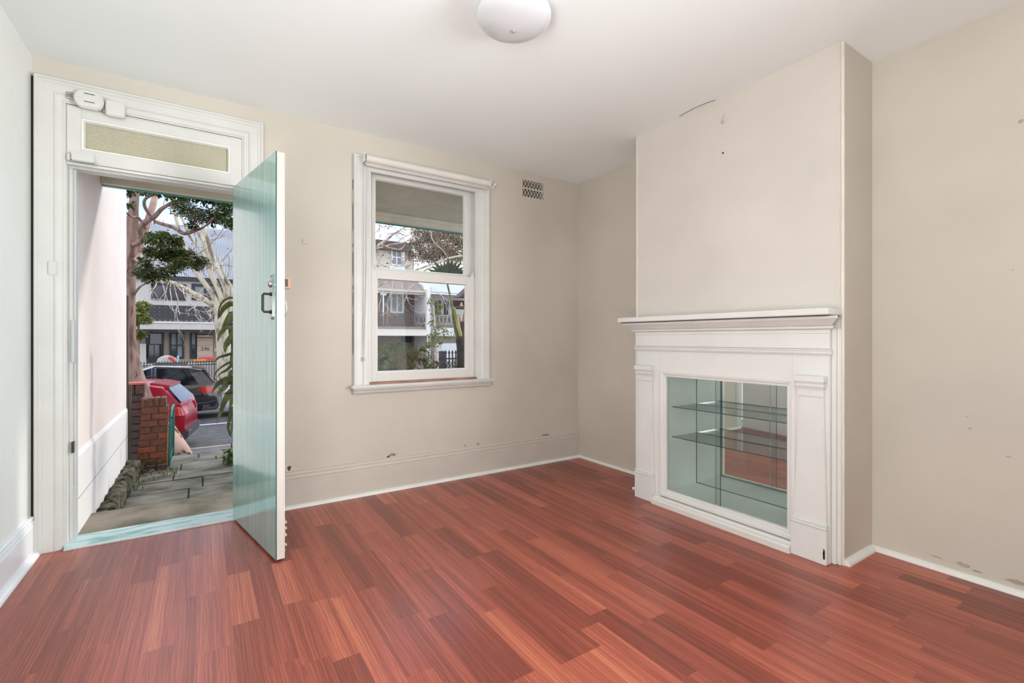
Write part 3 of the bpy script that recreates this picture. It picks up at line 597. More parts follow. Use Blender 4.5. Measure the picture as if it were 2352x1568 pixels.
for zz in (.655, .45):
    g = obj('glass_shelf', MB().box(2.672, CXM-.012, CY0+.012, CY1-.012, zz, zz+.005), gs, cabn)
    obj('polished_edge', MB().box(2.6705, 2.672, CY0+.012, CY1-.012, zz-.0003, zz+.0053).box(CXM-.012, CXM-.011, CY0+.012, CY1-.012, zz+.001, zz+.004), ge, g)
    for xx in (2.70, 2.90):
        for yy in (CY0+.014, CY1-.014): obj('shelf_pin', MB().tube([(xx, yy-.007, zz-.004), (xx, yy+.007, zz-.004)], .003, 8), chm, g)
chp = MB()
obj('paint_chip', MB().prism([(1.112, .03), (1.12, .028), (1.122, .06), (1.117, .085), (1.112, .07)], bp, .0815, .0825), darkgap, cabn)
tag(obj('door_stop_knob', MB().lathe([(0, 0), (.008, 0), (.012, -.012), (.012, -.02), (.006, -.026), (0, -.026)], (2.625, BY1-.012, .035), 16, 'x'), bead_p, smooth=True), 'small white knob on the floor beside the far end of the mantelpiece', 'knob')
# ============================================================ OUTDOORS
rend = mat('pinkish_cream_render', (243, 228, 217), .75, var=.04, scale=1.5, bump=.08, bscale=20)
render2 = mat('off_white_render', (238, 233, 225), .75, rgb2=(170, 168, 158), thr=(.25, .42), scale=3, stretch=(1, 1, .4), bump=.08, bscale=20)
PWX = -.642; PY1 = 6.02
pw = struct('wall_verandah', MB().box(PWX-.22, PWX, YF+.232, PY1, -.3, 4.2), rend, 'sunlit pinkish rendered party wall outside the doorway', 'wall')
obj('plinth_band', MB().box(PWX-.01, PWX+.012, YF+.24, PY1+.004, -.12, .41).prism([(.41, 0), (.44, 0), (.41, .012)], lambda a, b, d: (PWX+b, d, a), YF+.24, PY1+.004), render2, pw)
obj('plinth_joint', MB().box(PWX+.010, PWX+.0125, YF+.24, PY1+.004, .158, .163), mat('plinth_joint_grey', (150, 145, 136), .9), pw)  # thin grey line along the joint in the plinth
conc = mat('mossy_concrete', (150, 138, 122), .85, rgb2=(92, 92, 68), thr=(.35, .62), scale=3.5, bump=.3, bscale=50)
struct('verandah_step', MB().box(PWX, 4.4, YF+.235, 4.21, -.5, -.05).box(DX0, DX1, YF+.09, YF+.235, -.5, -.052), conc, 'mossy concrete step just outside the front door', 'step', bevel=.01)
vce = mat('verandah_cream', (214, 209, 190), .65, var=.04)
vc = thing('verandah_ceiling', 'cream ribbed verandah ceiling ending in a teal edged beam', 'verandah ceiling', (1.8, 4.1, 2.37), kind='structure')
bm_ = MB(); NB = 212
for i in range(NB):
    x = PWX+.0+i*.024
    bm_.box(x, x+.0215, YF+.235, 4.60, 2.374, 2.39)
bm_.box(PWX, 4.45, YF+.235, 4.62, 2.378, 2.42)
obj('ceiling_lining', bm_, vce, vc)['kind'] = 'stuff'
obj('beam', MB().box(PWX+.001, 4.45, 4.60, 4.66, 2.277, 2.55).box(PWX+.001, 4.45, 4.585, 4.60, 2.325, 2.36), vce, vc)
obj('teal_edge', MB().box(PWX+.002, 4.45, 4.655, 4.70, 2.272, 2.56), teal, vc)
obj('bolt_latch', MB().tube([(.14, 3.60, 2.13), (.14, 3.60, 2.1), (.10, 3.60, 2.1)], .008, 6).box(.10, .17, 3.585, 3.6, 2.095, 2.12), blk, vc)
struct('upper_storey', MB().box(XL-3, 6.5, YF+.0, YF+.24, H+.13, 6.5).box(XL-3, 6.5, YF+.24, 4.66, 2.56, 2.72), rend, 'upper front wall of the house above the verandah', 'wall')
# rocks at the foot of the party wall
rk = thing('rock_footing', 'row of mossy rough sandstone blocks along the foot of the party wall', 'rocks', (-.6, 5, -.25))
rockm = mat('mossy_sandstone', (104, 96, 74), .95, rgb2=(36, 38, 22), thr=(.38, .6), scale=16, bump=.8, bscale=30)
rr = random.Random(5)
for i in range(11):
    y = 4.24+i*.165; L = rr.uniform(.07, .1)
    b = bmesh.new(); bmesh.ops.create_icosphere(b, subdivisions=2, radius=1)
    q = rr.random()*50
    for v in b.verts:
        s = 1+.25*noise.noise(v.co*1.6+Vector((q, 0, 0))); v.co = Vector((max(-.9, min(.9, v.co.x*1.2))*.062*s-.578, max(-.95, min(.95, v.co.y*1.25))*L*s+y, max(-.9, min(.85, v.co.z*1.2))*.095*s-.15+rr.uniform(-.0, .0)))
    me = bpy.data.meshes.new('rock'); 
    for v in b.verts: v.co -= Vector(rk['_o'])
    b.to_mesh(me); b.free(); me.materials.append(rockm); o = bpy.data.objects.new('rock', me); C.objects.link(o); o.parent = rk
# garden path: stone flags on a bed, gently uneven
soil = mat('dark_soil', (72, 62, 46), .95, rgb2=(40, 36, 26), scale=14, bump=.6)
struct('garden_bed', MB().box(PWX, 6.5, 4.2, 6.75, -1.4, -.245), soil, 'dark soil of the small front garden', 'ground')
fl = thing('garden_path', 'weathered grey green stone flag path leading from the step to the gate', 'path', (.4, 5.4, -.22), kind='structure')
flag = mat('grey_green_flagstone', (132, 126, 112), .85, rgb2=(72, 74, 54), thr=(.36, .64), scale=3.4, stretch=(1, 1.6, 1), bump=.6, bscale=26, detail=8)
rows = [4.21, 4.62, 5.05, 5.42, 5.78, 6.14, 6.42, 6.74]; rr = random.Random(9)
for a, b in zip(rows, rows[1:]):
    x = -.56-rr.uniform(0, .2)
    while x < 1.9:
        L = rr.uniform(.45, .9); x1 = min(x+L, 1.95); z = -.2+rr.uniform(-.004, .004)-max(0, a-5.6)*.035; xx = max(x, -.54); k = rr.uniform(-.012, .012)
        if x1-xx > .1: obj('flagstone', MB().hexa([(xx+.003, a+.002, -.245), (x1-.003, a+.002, -.245), (x1-.003, b-.002, -.245), (xx+.003, b-.002, -.245), (xx+.004, a+.004+k*.3, z), (x1-.004, a+.003, z+.002), (x1-.004, b-.004, z-.003), (xx+.004, b-.003+k*.3, z)]), flag, fl, bevel=.006)
        x = x1
# bricks: leaning gate pier and the dark one behind it
brm = [mat('red_brick_'+c, rgb, .85, var=.14, scale=30, bump=.35, bscale=70) for c, rgb in (('warm', (156, 88, 66)), ('dull', (132, 80, 66)), ('brown', (118, 76, 64)))]
brd = [mat('dark_brick_'+c, rgb, .88, var=.15, scale=30, bump=.35, bscale=70) for c, rgb in (('a', (84, 66, 62)), ('b', (98, 70, 64)))]
mort = mat('mossy_mortar', (98, 94, 80), .95, var=.2, scale=60)
pier = thing('brick_pier', 'leaning red brick gate pier topped with bricks on edge', 'pier', (-.41, 6.15, -.24))
zs = -.235; ch_ = .066; rr = random.Random(4); ncs = 10
def lean(z): return (z+.235)*(-.03)
for c in range(ncs):
    z0 = zs+c*ch_; z1 = z0+ch_-.009; xa = -.565+(z0+.235)*.065; xb = -.318+(z0+.235)*.02; Lx = xb-xa
    spl_ = [0, .38, 1] if c % 2 == 0 else [0, .64, 1]
    for i in range(2):
        p0 = xa+Lx*spl_[i]+(.004 if i else 0); p1 = xa+Lx*spl_[i+1]-.004; j = rr.uniform(-.003, .004)
        obj('brick', MB().box(p0, p1, 6.04+j, 6.15, z0, z1), rr.choice(brm), pier, bevel=.004)
        obj('brick', MB().box(p0, p1, 6.16, 6.27, z0, z1), rr.choice(brm), pier, bevel=.004)
top = zs+ncs*ch_
for i in range(4):
    xa = -.53+i*.052; obj('brick', MB().box(xa, xa+.046 if i else xa+.03, 6.05, 6.26, top, top+.085), rr.choice(brm), pier, bevel=.005)
obj('mortar', MB().hexa([(-.558, 6.05, -.24), (-.326, 6.05, -.24), (-.326, 6.265, -.24), (-.558, 6.265, -.24), (-.522, 6.05, top-.004), (-.312, 6.05, top-.004), (-.312, 6.265, top-.004), (-.522, 6.265, top-.004)]).box(-.525, -.335, 6.06, 6.25, top-.01, top+.07), mort, pier)
pier2 = thing('dark_brick_pier', 'dark brick pier with a red painted cap between the wall and the leaning pier', 'pier', (-.6, 6.4, -.24))
for c in range(11):
    z0 = -.235+c*.0765; xa, xb = -.70, -.535+.0*c
    if c < 10: obj('brick', MB().box(xa, xb-.0, 6.36, 6.52, z0, z0+.067), rr.choice(brd), pier2, bevel=.004)
    else:
        obj('brick', MB().box(xa, xa+.088, 6.36, 6.52, z0, z0+.1), brd[0], pier2, bevel=.004); obj('brick', MB().box(xa+.094, xb+.004, 6.36, 6.52, z0, z0+.1), brd[1], pier2, bevel=.004)
obj('mortar', MB().box(-.695, -.545, 6.368, 6.51, -.24, .60), mat('dark_mortar', (52, 46, 42), .95), pier2)
obj('cap', MB().box(-.71, -.525, 6.35, 6.53, .632, .652), mat('red_painted_cap', (208, 92, 84), .5, var=.08), pier2, bevel=.003)
tp = thing('fence_post', 'weathered grey timber post at the end of the party wall', 'post', (-.63, 6.08, -.24))
tmb = mat('weathered_timber', (122, 112, 100), .9, rgb2=(84, 76, 68), scale=8, stretch=(8, 8, .4), bump=.4)
obj('post', MB().box(-.665, -.628, 6.03, 6.09, -.24, 1.55), tmb, tp, bevel=.004); obj('rail_end', MB().box(-.627, -.606, 6.035, 6.075, -.24, .66), tmb, tp, bevel=.004)
gt = thing('garden_gate', 'narrow teal metal garden gate standing open and seen edge on', 'gate', (-.295, 6.2, -.22))
gteal = mat('gate_teal', (48, 112, 98), .5, var=.12, scale=30)
obj('frame', MB().tube([(-.300, 6.04, -.215), (-.292, 6.04, .20), (-.285, 6.04, .30), (-.285, 6.10, .35), (-.285, 6.3, .37), (-.285, 6.6, .37), (-.29, 6.62, -.215)], .012, 10), gteal, gt, smooth=True)
for i in range(5): obj('bar', MB().tube([(-.298, 6.14+i*.1, -.2), (-.287, 6.14+i*.1, .36)], .006, 6), gteal, gt)
obj('rail', MB().tube([(-.297, 6.04, -.12), (-.297, 6.62, -.12)], .008, 8), gteal, gt)
obj('latch', MB().box(-.29, -.272, 6.03, 6.06, .29, .31), blk, gt)
for i, (x, c, lb_) in enumerate(((-.535, brm[1], 'loose dull red brick lying first from the left below the leaning pier'), (-.445, brd[0], 'loose pale dusted dark brick lying between two others below the leaning pier'), (-.352, brd[1], 'loose dark brick lying beside the foot of the teal gate'))):
    tag(obj('loose_brick', MB().box(x-.044, x+.042, 5.93, 6.0, -.205, -.155), c, bevel=.006), lb_, 'brick', 'loose bricks by the pier')
lm = mat('dead_leaf_brown', (150, 112, 96), .8, rgb2=(96, 66, 54), scale=9)
rr = random.Random(8)
o = leafmesh('leaf_litter', [(-.54+abs(rr.gauss(0, .07)), 5.9+rr.gauss(0, .1), -.198+rr.uniform(0, .015)) for _ in range(70)], .04, lm, rs=3); tag(o, 'dry pinkish brown leaves drifted against the foot of the brick pier', 'leaves', kind='stuff')
gr_ = mat('grass_green', (112, 128, 62), .7, rgb2=(66, 84, 34), scale=8)
def grass(name, pts, h, label, rs):
    rr = random.Random(rs); mb = MB()
    for p in pts:
        for _ in range(3):
            a = rr.uniform(0, 6.28); hh = h*rr.uniform(.5, 1.2); d = Vector((math.cos(a), math.sin(a), 0)); s = Vector((-d.y, d.x, 0))*.0022; p_ = Vector(p); i = len(mb.v)
            mb.v += [tuple(p_-s), tuple(p_+s), tuple(p_+d*hh*.25+Vector((0, 0, hh*.7))+s*.7), tuple(p_+d*hh*.25+Vector((0, 0, hh*.7))-s*.7), tuple(p_+d*hh*.7+Vector((0, 0, hh)))]
            mb.f += [(i, i+1, i+2, i+3), (i+3, i+2, i+4)]
    return tag(obj(name, mb, gr_), label, 'grass', kind='stuff')
rr = random.Random(2)
grass('grass_tuft', [(rr.uniform(-.6, -.53), rr.uniform(5.75, 6.03), -.24) for _ in range(45)], .17, 'long grass growing between the party wall and the brick pier', 1)
grass('grass_tuft', [(rr.uniform(-.56, -.31), rr.uniform(6.0, 6.035), -.2) for _ in range(50)], .10, 'green grass sprouting along the front of the leaning brick pier', 2)
grass('grass_tuft', [(-.31+rr.gauss(0, .05), 5.75+rr.gauss(0, .12), -.2) for _ in range(55)], .035, 'short bright grass in the path joint near the gate', 3)
grass('moss_tuft', [(-.50+rr.gauss(0, .03), 5.5+rr.gauss(0, .2), -.2) for _ in range(60)], .03, 'sparse moss and weeds along the rock footing', 4)
# ------------------------------------------------------------ street
asph = mat('asphalt', (96, 94, 92), .8, rgb2=(70, 69, 68), scale=5, bump=.3, bscale=120)
fpm = mat('footpath_asphalt', (118, 114, 112), .85, rgb2=(92, 90, 90), scale=3, bump=.25, bscale=80)
Z_ST, Z_FP = -1.42, -1.30
struct('retaining_steps', MB().box(-8, 14, 6.75, 7.3, -1.6, -.55).box(-8, 14, 7.3, 8.0, -1.6, -.9), conc, 'concrete steps from the garden down to the street', 'steps')
struct('footpath', MB().box(-30, 45, 8.0, 12.45, -1.6, Z_FP), fpm, 'grey asphalt footpath beyond the gate', 'footpath')
struct('kerb', MB().box(-30, 45, 12.45, 12.6, -1.6, Z_FP+.01), mat('kerb_stone', (168, 150, 132), .8, var=.1), 'pale tan stone kerb along the near side of the street', 'kerb', bevel=.015)
struct('road', MB().box(-60, 70, 12.6, 25.2, -1.7, Z_ST), asph, 'grey asphalt street with white lane lines', 'road')
wl = mat('white_line_paint', (232, 232, 230), .6, var=.05)
for yy in (16.6, 20.6): tag(obj('lane_line', MB().box(-30, 40, yy, yy+.13, Z_ST, Z_ST+.004), wl), 'white painted lane line '+('behind the red car' if yy < 18 else 'at the middle of the street beyond the dark car'), 'lane line')
struct('far_footpath', MB().box(-60, 70, 25.2, 60, -1.7, -1.25), fpm, 'footpath and forecourt across the street', 'footpath')
# ------------------------------------------------------------ cars
def car(name, label, loc, rot, paint, L, Wd, Hh, style, glassm, parts=True):
    t = thing(name, label, 'car', loc, local=True, rotz=rot)
    # local: front at -X, rear at +X, ground z=0
    hw = Wd/2
    if style == 'suv':
        st = [(-L/2, .35, .62, .62, .80), (-L/2+.12, .28, .80, .80, .9), (-L/2+.9, .26, .98, .98, .97), (-L/2+1.25, .25, 1.02, 1.05, .99), (-L/2+1.95, .25, 1.04, Hh-.12, 1), (-L/2+2.3, .25, 1.04, Hh-.01, 1), (L/2-1.6, .25, 1.05, Hh, 1), (L/2-.75, .25, 1.07, Hh-.05, .99), (L/2-.42, .27, 1.08, Hh-.12, .97), (L/2-.08, .3, 1.06, 1.10, .93), (L/2, .36, .88, .88, .88)]
    else:
        st = [(-L/2, .35, .7, .7, .8), (-L/2+.15, .28, .95, .95, .95), (-L/2+.55, .26, 1.1, 1.12, .98), (-L/2+.75, .25, 1.12, 1.2, .99), (-L/2+1.35, .25, 1.12, Hh-.12, 1), (-L/2+1.7, .25, 1.12, Hh, 1), (L/2-1.0, .25, 1.12, Hh, 1), (L/2-.4, .25, 1.12, Hh, 1), (L/2-.15, .27, 1.12, Hh-.05, .99), (L/2-.03, .3, 1.1, 1.15, .97), (L/2, .36, .88, .88, .9)]
    n = len(st); body = MB(); gl = MB(); rings = []
    for x, lo, belt, roof, wf_ in st:
        h = hw*wf_; g = roof-belt; tr = h*(1-.22*min(1, g/.6)) if g > .02 else h*.93
        ring = [(x, -h*.9, lo), (x, -h, lo+.12), (x, -h*1.0, (lo+belt)/2+.05), (x, -h*.96, belt), (x, -tr, roof-.05*min(1, g*3)), (x, -tr*.82, roof), (x, 0, roof+.025)]
        ring += [(p[0], -p[1], p[2]) for p in reversed(ring[:-1])]
        rings.append(ring)
    m = len(rings[0])
    for r in rings: body.v += r
    for i in range(n-1):
        for j in range(m-1):
            a = i*m+j; f = (a, a+m, a+m+1, a+1)
            body.f.append(f)
        body.f.append((i*m+m-1, (i+1)*m+m-1, (i+1)*m, i*m))
    body.f.append(tuple(range(m))); body.f.append(tuple(reversed(range((n-1)*m, n*m))))
    bo = obj('body', body, paint, t, smooth=True)
    # glass: inset panels standing a few millimetres proud
    def panel(nm, a, b, c, d, off=.032, k=.1):
        A, B, C_, D = map(Vector, (a, b, c, d)); cen = (A+B+C_+D)/4; nn = (B-A).cross(D-A).normalized()
        if nn.dot(cen-Vector((cen.x*.6, 0, .8))) < 0: nn = -nn
        q = [p+(cen-p)*k+nn*off for p in (A, B, C_, D)]; q2 = [p-nn*.04 for p in q]
        return obj(nm, MB().hexa(q2+q), glassm, t, bevel=.004)
    R = rings
    for s, (j0, j1) in ((-1, (3, 4)), (1, (9, 8))):
        panel('side_window', R[3][j0], R[5][j0], R[5][j1], Vector(R[4][j1])*.5+Vector(R[3][j1])*.5 if False else R[4][j1], k=.09)
        panel('side_window', R[5][j0], R[6][j0], R[6][j1], R[5][j1], k=.07)
        panel('side_window', R[6][j0], R[8][j0], R[7][j1], R[6][j1], k=.09)
    panel('windscreen', R[3][4], R[4][4], R[4][8], R[3][8], k=.07)
    panel('rear_window', R[8][5], R[9][4], R[9][8], R[8][7], k=.08)
    drk = mat('black_plastic', (34, 34, 36), .6)
    bmp = MB()
    bmp.hexa([(L/2-.42, -hw*.99, .28), (L/2+.04, -hw*.86, .28), (L/2+.04, hw*.86, .28), (L/2-.42, hw*.99, .28), (L/2-.42, -hw*1.01, .5), (L/2+.07, -hw*.88, .52), (L/2+.07, hw*.88, .52), (L/2-.42, hw*1.01, .5)])
    obj('rear_bumper', bmp, mat('grey_bumper', (66, 66, 70), .55), t, bevel=.04, smooth=True)
    obj('spoiler', MB().hexa([(L/2-.66, -hw*.72, Hh-.14), (L/2-.33, -hw*.68, Hh-.19), (L/2-.33, hw*.68, Hh-.19), (L/2-.66, hw*.72, Hh-.14), (L/2-.66, -hw*.70, Hh-.05), (L/2-.31, -hw*.66, Hh-.12), (L/2-.31, hw*.66, Hh-.12), (L/2-.66, hw*.70, Hh-.05)]), paint, t, bevel=.01, smooth=True)
    tl = mat('red_tail_light', (196, 22, 30), .15, var=.2, scale=20, coat=1)
    for s in (-1, 1):
        obj('tail_light', MB().prism([(L/2-.42, s*hw*.93), (L/2-.42, s*hw*1.0), (L/2-.1, s*hw*.97), (L/2+.0, s*hw*.88), (L/2+.03, s*hw*.55), (L/2-.08, s*hw*.55)], lambda a, b, d: (a-max(0, d-.84)*.25, b, d), .84, 1.03), tl, t, bevel=.012, smooth=True)
        obj('reflector', MB().box(L/2+.045, L/2+.068, s*hw*.62-.1, s*hw*.62+.1, .44, .485), tl, t)
        obj('wing_mirror', MB().box(-L/2+1.5, -L/2+1.68, s*hw*1.02, s*hw*1.02+s*.18, 1.02, 1.17), paint, t, bevel=.03, smooth=True)
        for wx in (-L/2+.85, L/2-.85):
            wh = obj('tyre', MB().lathe([(.2, -.11), (.3, -.11), (.335, -.08), (.335, .08), (.3, .11), (.2, .11)], (wx, s*(hw-.12), .335), 28, 'y'), mat('tyre_rubber', (30, 30, 30), .8), t, smooth=True)
            rm = MB().lathe([(.02, -.09), (.2, -.1), (.21, -.1), (.21, .1), (.2, .1), (.02, .09)], (wx, s*(hw-.12), .335), 24, 'y')
            for q in range(5):
                a = q*2*math.pi/5; rm.bar((wx, s*(hw-.01), .335), (wx+.2*math.cos(a), s*(hw-.01), .335+.2*math.sin(a)), .05, (0, 1, 0), .02)
            obj('rim', rm, mat('alloy_rim', (150, 150, 152), .3, metal=.8), wh)
    for s in (-1, 1): obj('roof_rail', MB().tube([(-L/2+2.3, s*hw*.68, Hh+.02), (L/2-.8, s*hw*.68, Hh+.0)], .018, 8), drk, t)
    obj('rear_wiper', MB().bar((L/2-.1, 0, 1.12), (L/2-.22, .3, 1.2), .02, (0, 0, 1)), drk, t)
    return t
cg_ = mat('car_glass', (20, 24, 26), .06, var=.0, coat=0, ior=1.35)
red = mat('car_red', (142, 6, 30), .25, var=.0, coat=.2, ior=1.4); blkp = mat('car_black', (16, 17, 20), .12, var=.0, coat=1.0, ior=1.7); whp = mat('car_white', (236, 238, 240), .25, var=.0, coat=.8)
car('red_car', 'dark red hatchback parked at the kerb behind the brick pier', (-2.42, 13.85, Z_ST), math.radians(-8), red, 4.4, 1.8, 1.62, 'suv', cg_)
car('dark_car', 'glossy black car passing behind the red one', (-1.62, 18.6, Z_ST), 0, blkp, 3.95, 1.85, 1.72, 'suv', cg_)
car('white_van', 'white van partly hidden by the strappy plant at the right of the doorway', (2.75, 18.7, Z_ST), 0, whp, 4.5, 1.85, 1.95, 'van', cg_)
# ------------------------------------------------------------ houses across the street
YB = 32.0
hb = mat('warm_grey_render', (206, 198, 186), .8, var=.04, scale=.8); hbw = mat('bright_cream_render', (206, 200, 190), .8, var=.03, scale=.8)
hbt = mat('tan_boarding', (176, 154, 134), .8, var=.05, scale=2); dkw = mat('charcoal_joinery', (44, 48, 52), .5); dgl = mat('dark_window_glass', (52, 56, 58), .08, var=.25, scale=1.5, coat=.6)
bls = mat('pale_blind_glass', (142, 146, 146), .3, var=.1, scale=2); lace = mat('charcoal_cast_iron', (52, 54, 58), .5); lacb = mat('brown_grey_cast_iron', (98, 88, 82), .55)
corr = mat('zinc_corrugated', (188, 190, 192), .45, var=.08, scale=.6); wht = mat('white_joinery', (232, 232, 228), .5, var=.02)
def rect(u0, v0, u1, v1, y): a = W(u0, v0, y); b = W(u1, v1, y); return min(a.x, b.x), max(a.x, b.x), min(a.z, b.z), max(a.z, b.z)
def Z(v, u, y): return W(u, v, y).z
def X(u, y): return W(u, 700, y).x
h1 = thing('terrace_house', 'grey rendered terrace across the street with a corrugated roof and black iron lace frieze', 'house', (X(420, YB), YB, -1.25))
bx0, bx1 = X(240, YB)-2, X(600, YB); zE = Z(640, 430, YB)
obj('upper_wall', MB().box(bx0, bx1, YB+1.2, YB+6, 1.6, zE), hbw, h1)
obj('lower_wall', MB().box(bx0, bx1, YB+1.4, YB+6, -1.25, 1.7), hbt, h1)
obj('gutter', MB().box(bx0, bx1, YB+.95, YB+1.25, zE-.02, zE+.22), dkw, h1)
# corrugated roof with real corrugations
mb = MB(); nx_ = 420; zr = Z(525, 500, YB+7)
for i in range(nx_+1):
    x = bx0+(bx1-bx0)*i/nx_; d = .05*math.sin(i*math.pi/2*1.0) if False else .045*(1 if i % 4 in (0, 1) else -1)
    mb.v += [(x, YB+.95, zE+.2+d), (x, YB+7, zr+d)]
mb.f = [(2*i, 2*i+2, 2*i+3, 2*i+1) for i in range(nx_)]
obj('corrugated_roof', mb, corr, h1)
def win(u0, v0, u1, v1, y, frm, pn, par, cols=2, fr=.09, rowsn=1):
    x0, x1, z0, z1 = rect(u0, v0, u1, v1, y); mb = MB()
    mb.box(x0, x0+fr, y-.08, y, z0, z1); mb.box(x1-fr, x1, y-.08, y, z0, z1); mb.box(x0+fr, x1-fr, y-.08, y, z0, z0+fr); mb.box(x0+fr, x1-fr, y-.08, y, z1-fr, z1)
    for i in range(1, cols): xm = x0+(x1-x0)*i/cols; mb.box(xm-fr*.35, xm+fr*.35, y-.078, y-.001, z0+fr, z1-fr)
    for i in range(1, rowsn): zm = z0+(z1-z0)*i/rowsn; mb.box(x0+fr, x1-fr, y-.076, y-.002, zm-fr*.35, zm+fr*.35)
    o = obj('window_frame', mb, frm, par)
    for i in range(cols):
        for j in range(rowsn):
            a = x0+(x1-x0)*i/cols; b = x0+(x1-x0)*(i+1)/cols; c = z0+(z1-z0)*j/rowsn; d = z0+(z1-z0)*(j+1)/rowsn
            obj('pane', MB().box(a+fr*.3, b-fr*.3, y-.03, y-.01, c+fr*.3, d-fr*.3), pn[(i+j) % len(pn)], o)
    return o
yw = YB+1.2
win(348, 649, 427, 690, yw, dkw, [dgl], h1, 2, .13); win(440, 651, 476, 690, yw, dkw, [bls], h1, 1, .16); win(478, 651, 512, 690, yw, dkw, [dgl], h1, 1, .13)
# lace frieze panels between the storeys
fz0, fz1 = Z(738, 420, YB), Z(702, 420, YB); px0 = X(322, YB); pitch = X(432, YB)-X(420, YB)
lp = MB(); hh = fz1-fz0
def P0(a, b): return (a, b)
lp.box(0, pitch, -.03, .03, hh*.93, hh); lp.box(0, pitch, -.03, .03, hh*.74, hh*.77)
for q in range(3):
    cx = pitch*(q+.5)/3; N = 10
    for j in range(N):
        a0 = 2*math.pi*j/N; a1 = 2*math.pi*(j+1)/N; lp.bar((cx+pitch*.13*math.cos(a0), 0, hh*.85+hh*.08*math.sin(a0)), (cx+pitch*.13*math.cos(a1), 0, hh*.85+hh*.08*math.sin(a1)), .03, (0, 1, 0), .04)
for sx in (0, 1):           # corner arcs around the bright cross shaped voids
    for sz, zc in ((1, .42), (-1, .74)):
        N = 8
        for j in range(N):
            a0 = math.pi/2*j/N; a1 = math.pi/2*(j+1)/N; dx = 1 if sx == 0 else -1; r1 = pitch*.44; r2 = hh*.16
            f = lambda a: (sx*pitch+dx*r1*math.cos(a), 0, hh*zc+sz*r2*math.sin(a))
            lp.bar(f(a0), f(a1), .075, (0, 1, 0), .04)
lp.box(0, pitch*.13, -.025, .025, hh*.36, hh*.78); lp.box(pitch*.87, pitch, -.025, .025, hh*.36, hh*.78)
lp.box(pitch*.38, pitch*.62, -.02, .02, hh*.54, hh*.62) if False else None
lp.box(0, pitch, -.03, .03, hh*.36, hh*.40)
for q in range(2):
    cx = pitch*(q+.5)/2; N = 10
    for j in range(N):
        a0 = math.pi*j/N; a1 = math.pi*(j+1)/N; lp.bar((cx+pitch*.2*math.cos(a0), 0, hh*.12+hh*.22*math.sin(a0)), (cx+pitch*.2*math.cos(a1), 0, hh*.12+hh*.22*math.sin(a1)), .045, (0, 1, 0), .04)
lp.box(0, pitch, -.03, .03, hh*.10, hh*.14); lp.box(-.05, .05, -.03, .03, 0, hh)
me = lp.mesh('lace_panel'); me.materials.append(lace)
off = Vector(h1['_o'])
for i in range(18):
    o = bpy.data.objects.new('lace_panel', me); C.objects.link(o); o.parent = h1; o.location = Vector((px0-pitch*1+i*pitch, YB, fz0))-off
obj('balcony_wall', MB().box(bx0, bx1, YB+.5, YB+1.2, 1.9, fz0+hh*.0+.12), hbw, h1)
obj('balcony_back', MB().box(bx0, bx1, YB+.55, YB+.7, fz0, fz1), hbt, h1)
obj('fascia', MB().box(bx0, X(535, YB), YB-.15, YB+1.3, Z(757, 420, YB), Z(741, 420, YB)), hb, h1, bevel=.02)
obj('fascia_top', MB().box(bx0, X(535, YB), YB-.2, YB+.1, Z(742, 420, YB), Z(739, 420, YB)), wht, h1)
obj('lower_fringe', MB().box(bx0, bx1, YB-.02, YB+.02, Z(761, 420, YB), Z(757, 420, YB)), lace, h1)
fr_ = MB(); 
for i in range(90):
    x = bx0+4+i*.115
    fr_.prism([(x, Z(761, 420, YB)), (x+.1, Z(761, 420, YB)), (x+.05, Z(766, 420, YB))], lambda a, b, d: (a, d, b), YB-.02, YB+.02)
o = obj('lower_fringe_points', fr_, lace, h1); o['kind'] = 'stuff'
yg = YB+1.4
for u0, u1, pn, n_ in ((302, 340, [bls], 1), (340, 376, [dgl], 1), (389, 423, [dgl, bls], 2), (436, 453, [dgl, bls], 1)):
    win(u0, 762, u1, 823, yg, dkw, pn, h1, n_, .1, 2)
win(340, 790, 368, 832, yg-.3, dkw, [dgl], h1, 2, .05)
obj('pale_screen', MB().box(X(316, yg), X(338, yg), yg-.6, yg-.5, -1.2, Z(789, 330, yg)), hb, h1)
x0, x1, z0, z1 = rect(453, 769, 489, 829, yg-.1)
bdm = hbt
nb = 5
for i in range(nb): obj('cladding_board', MB().box(x0, x1, yg-.14, yg-.02, z0+(z1-z0)*i/nb+.007, z0+(z1-z0)*(i+1)/nb-.003), mat('number_board', (206, 182, 158), .7, var=.03, scale=2), h1)
for vv in (768, 775.5): obj('dark_strip', MB().box(x0, x1, yg-.16, yg-.02, Z(vv+.8, 470, yg), Z(vv-.6, 470, yg)), dkw, h1)
t3 = text('house_number', '346', .30, ((x0+x1)/2, yg-.15, Z(800.5, 471, yg)), (math.pi/2, 0, 0), mat('number_brown', (112, 92, 74), .6), h1, .01)
obj('notice', MB().box(X(492, yg), X(500, yg), yg-.04, yg-.0, Z(808, 496, yg), Z(799, 496, yg)), mat('notice_cream', (212, 200, 180), .6, var=.12, scale=12), h1)
dr = obj('front_door', MB().box(X(502, yg), X(540, yg), yg-.08, yg, -1.25, Z(771, 515, yg)), dkw, h1)
obj('pane', MB().box(X(509, yg), X(517, yg), yg-.1, yg-.07, Z(801, 515, yg), Z(780, 515, yg)), dgl, dr); obj('door_knob', MB().lathe([(0, 0), (.05, 0), (.05, -.05), (0, -.05)], (X(505, yg), yg-.08, Z(806, 505, yg)), 12, 'y'), chm, dr)
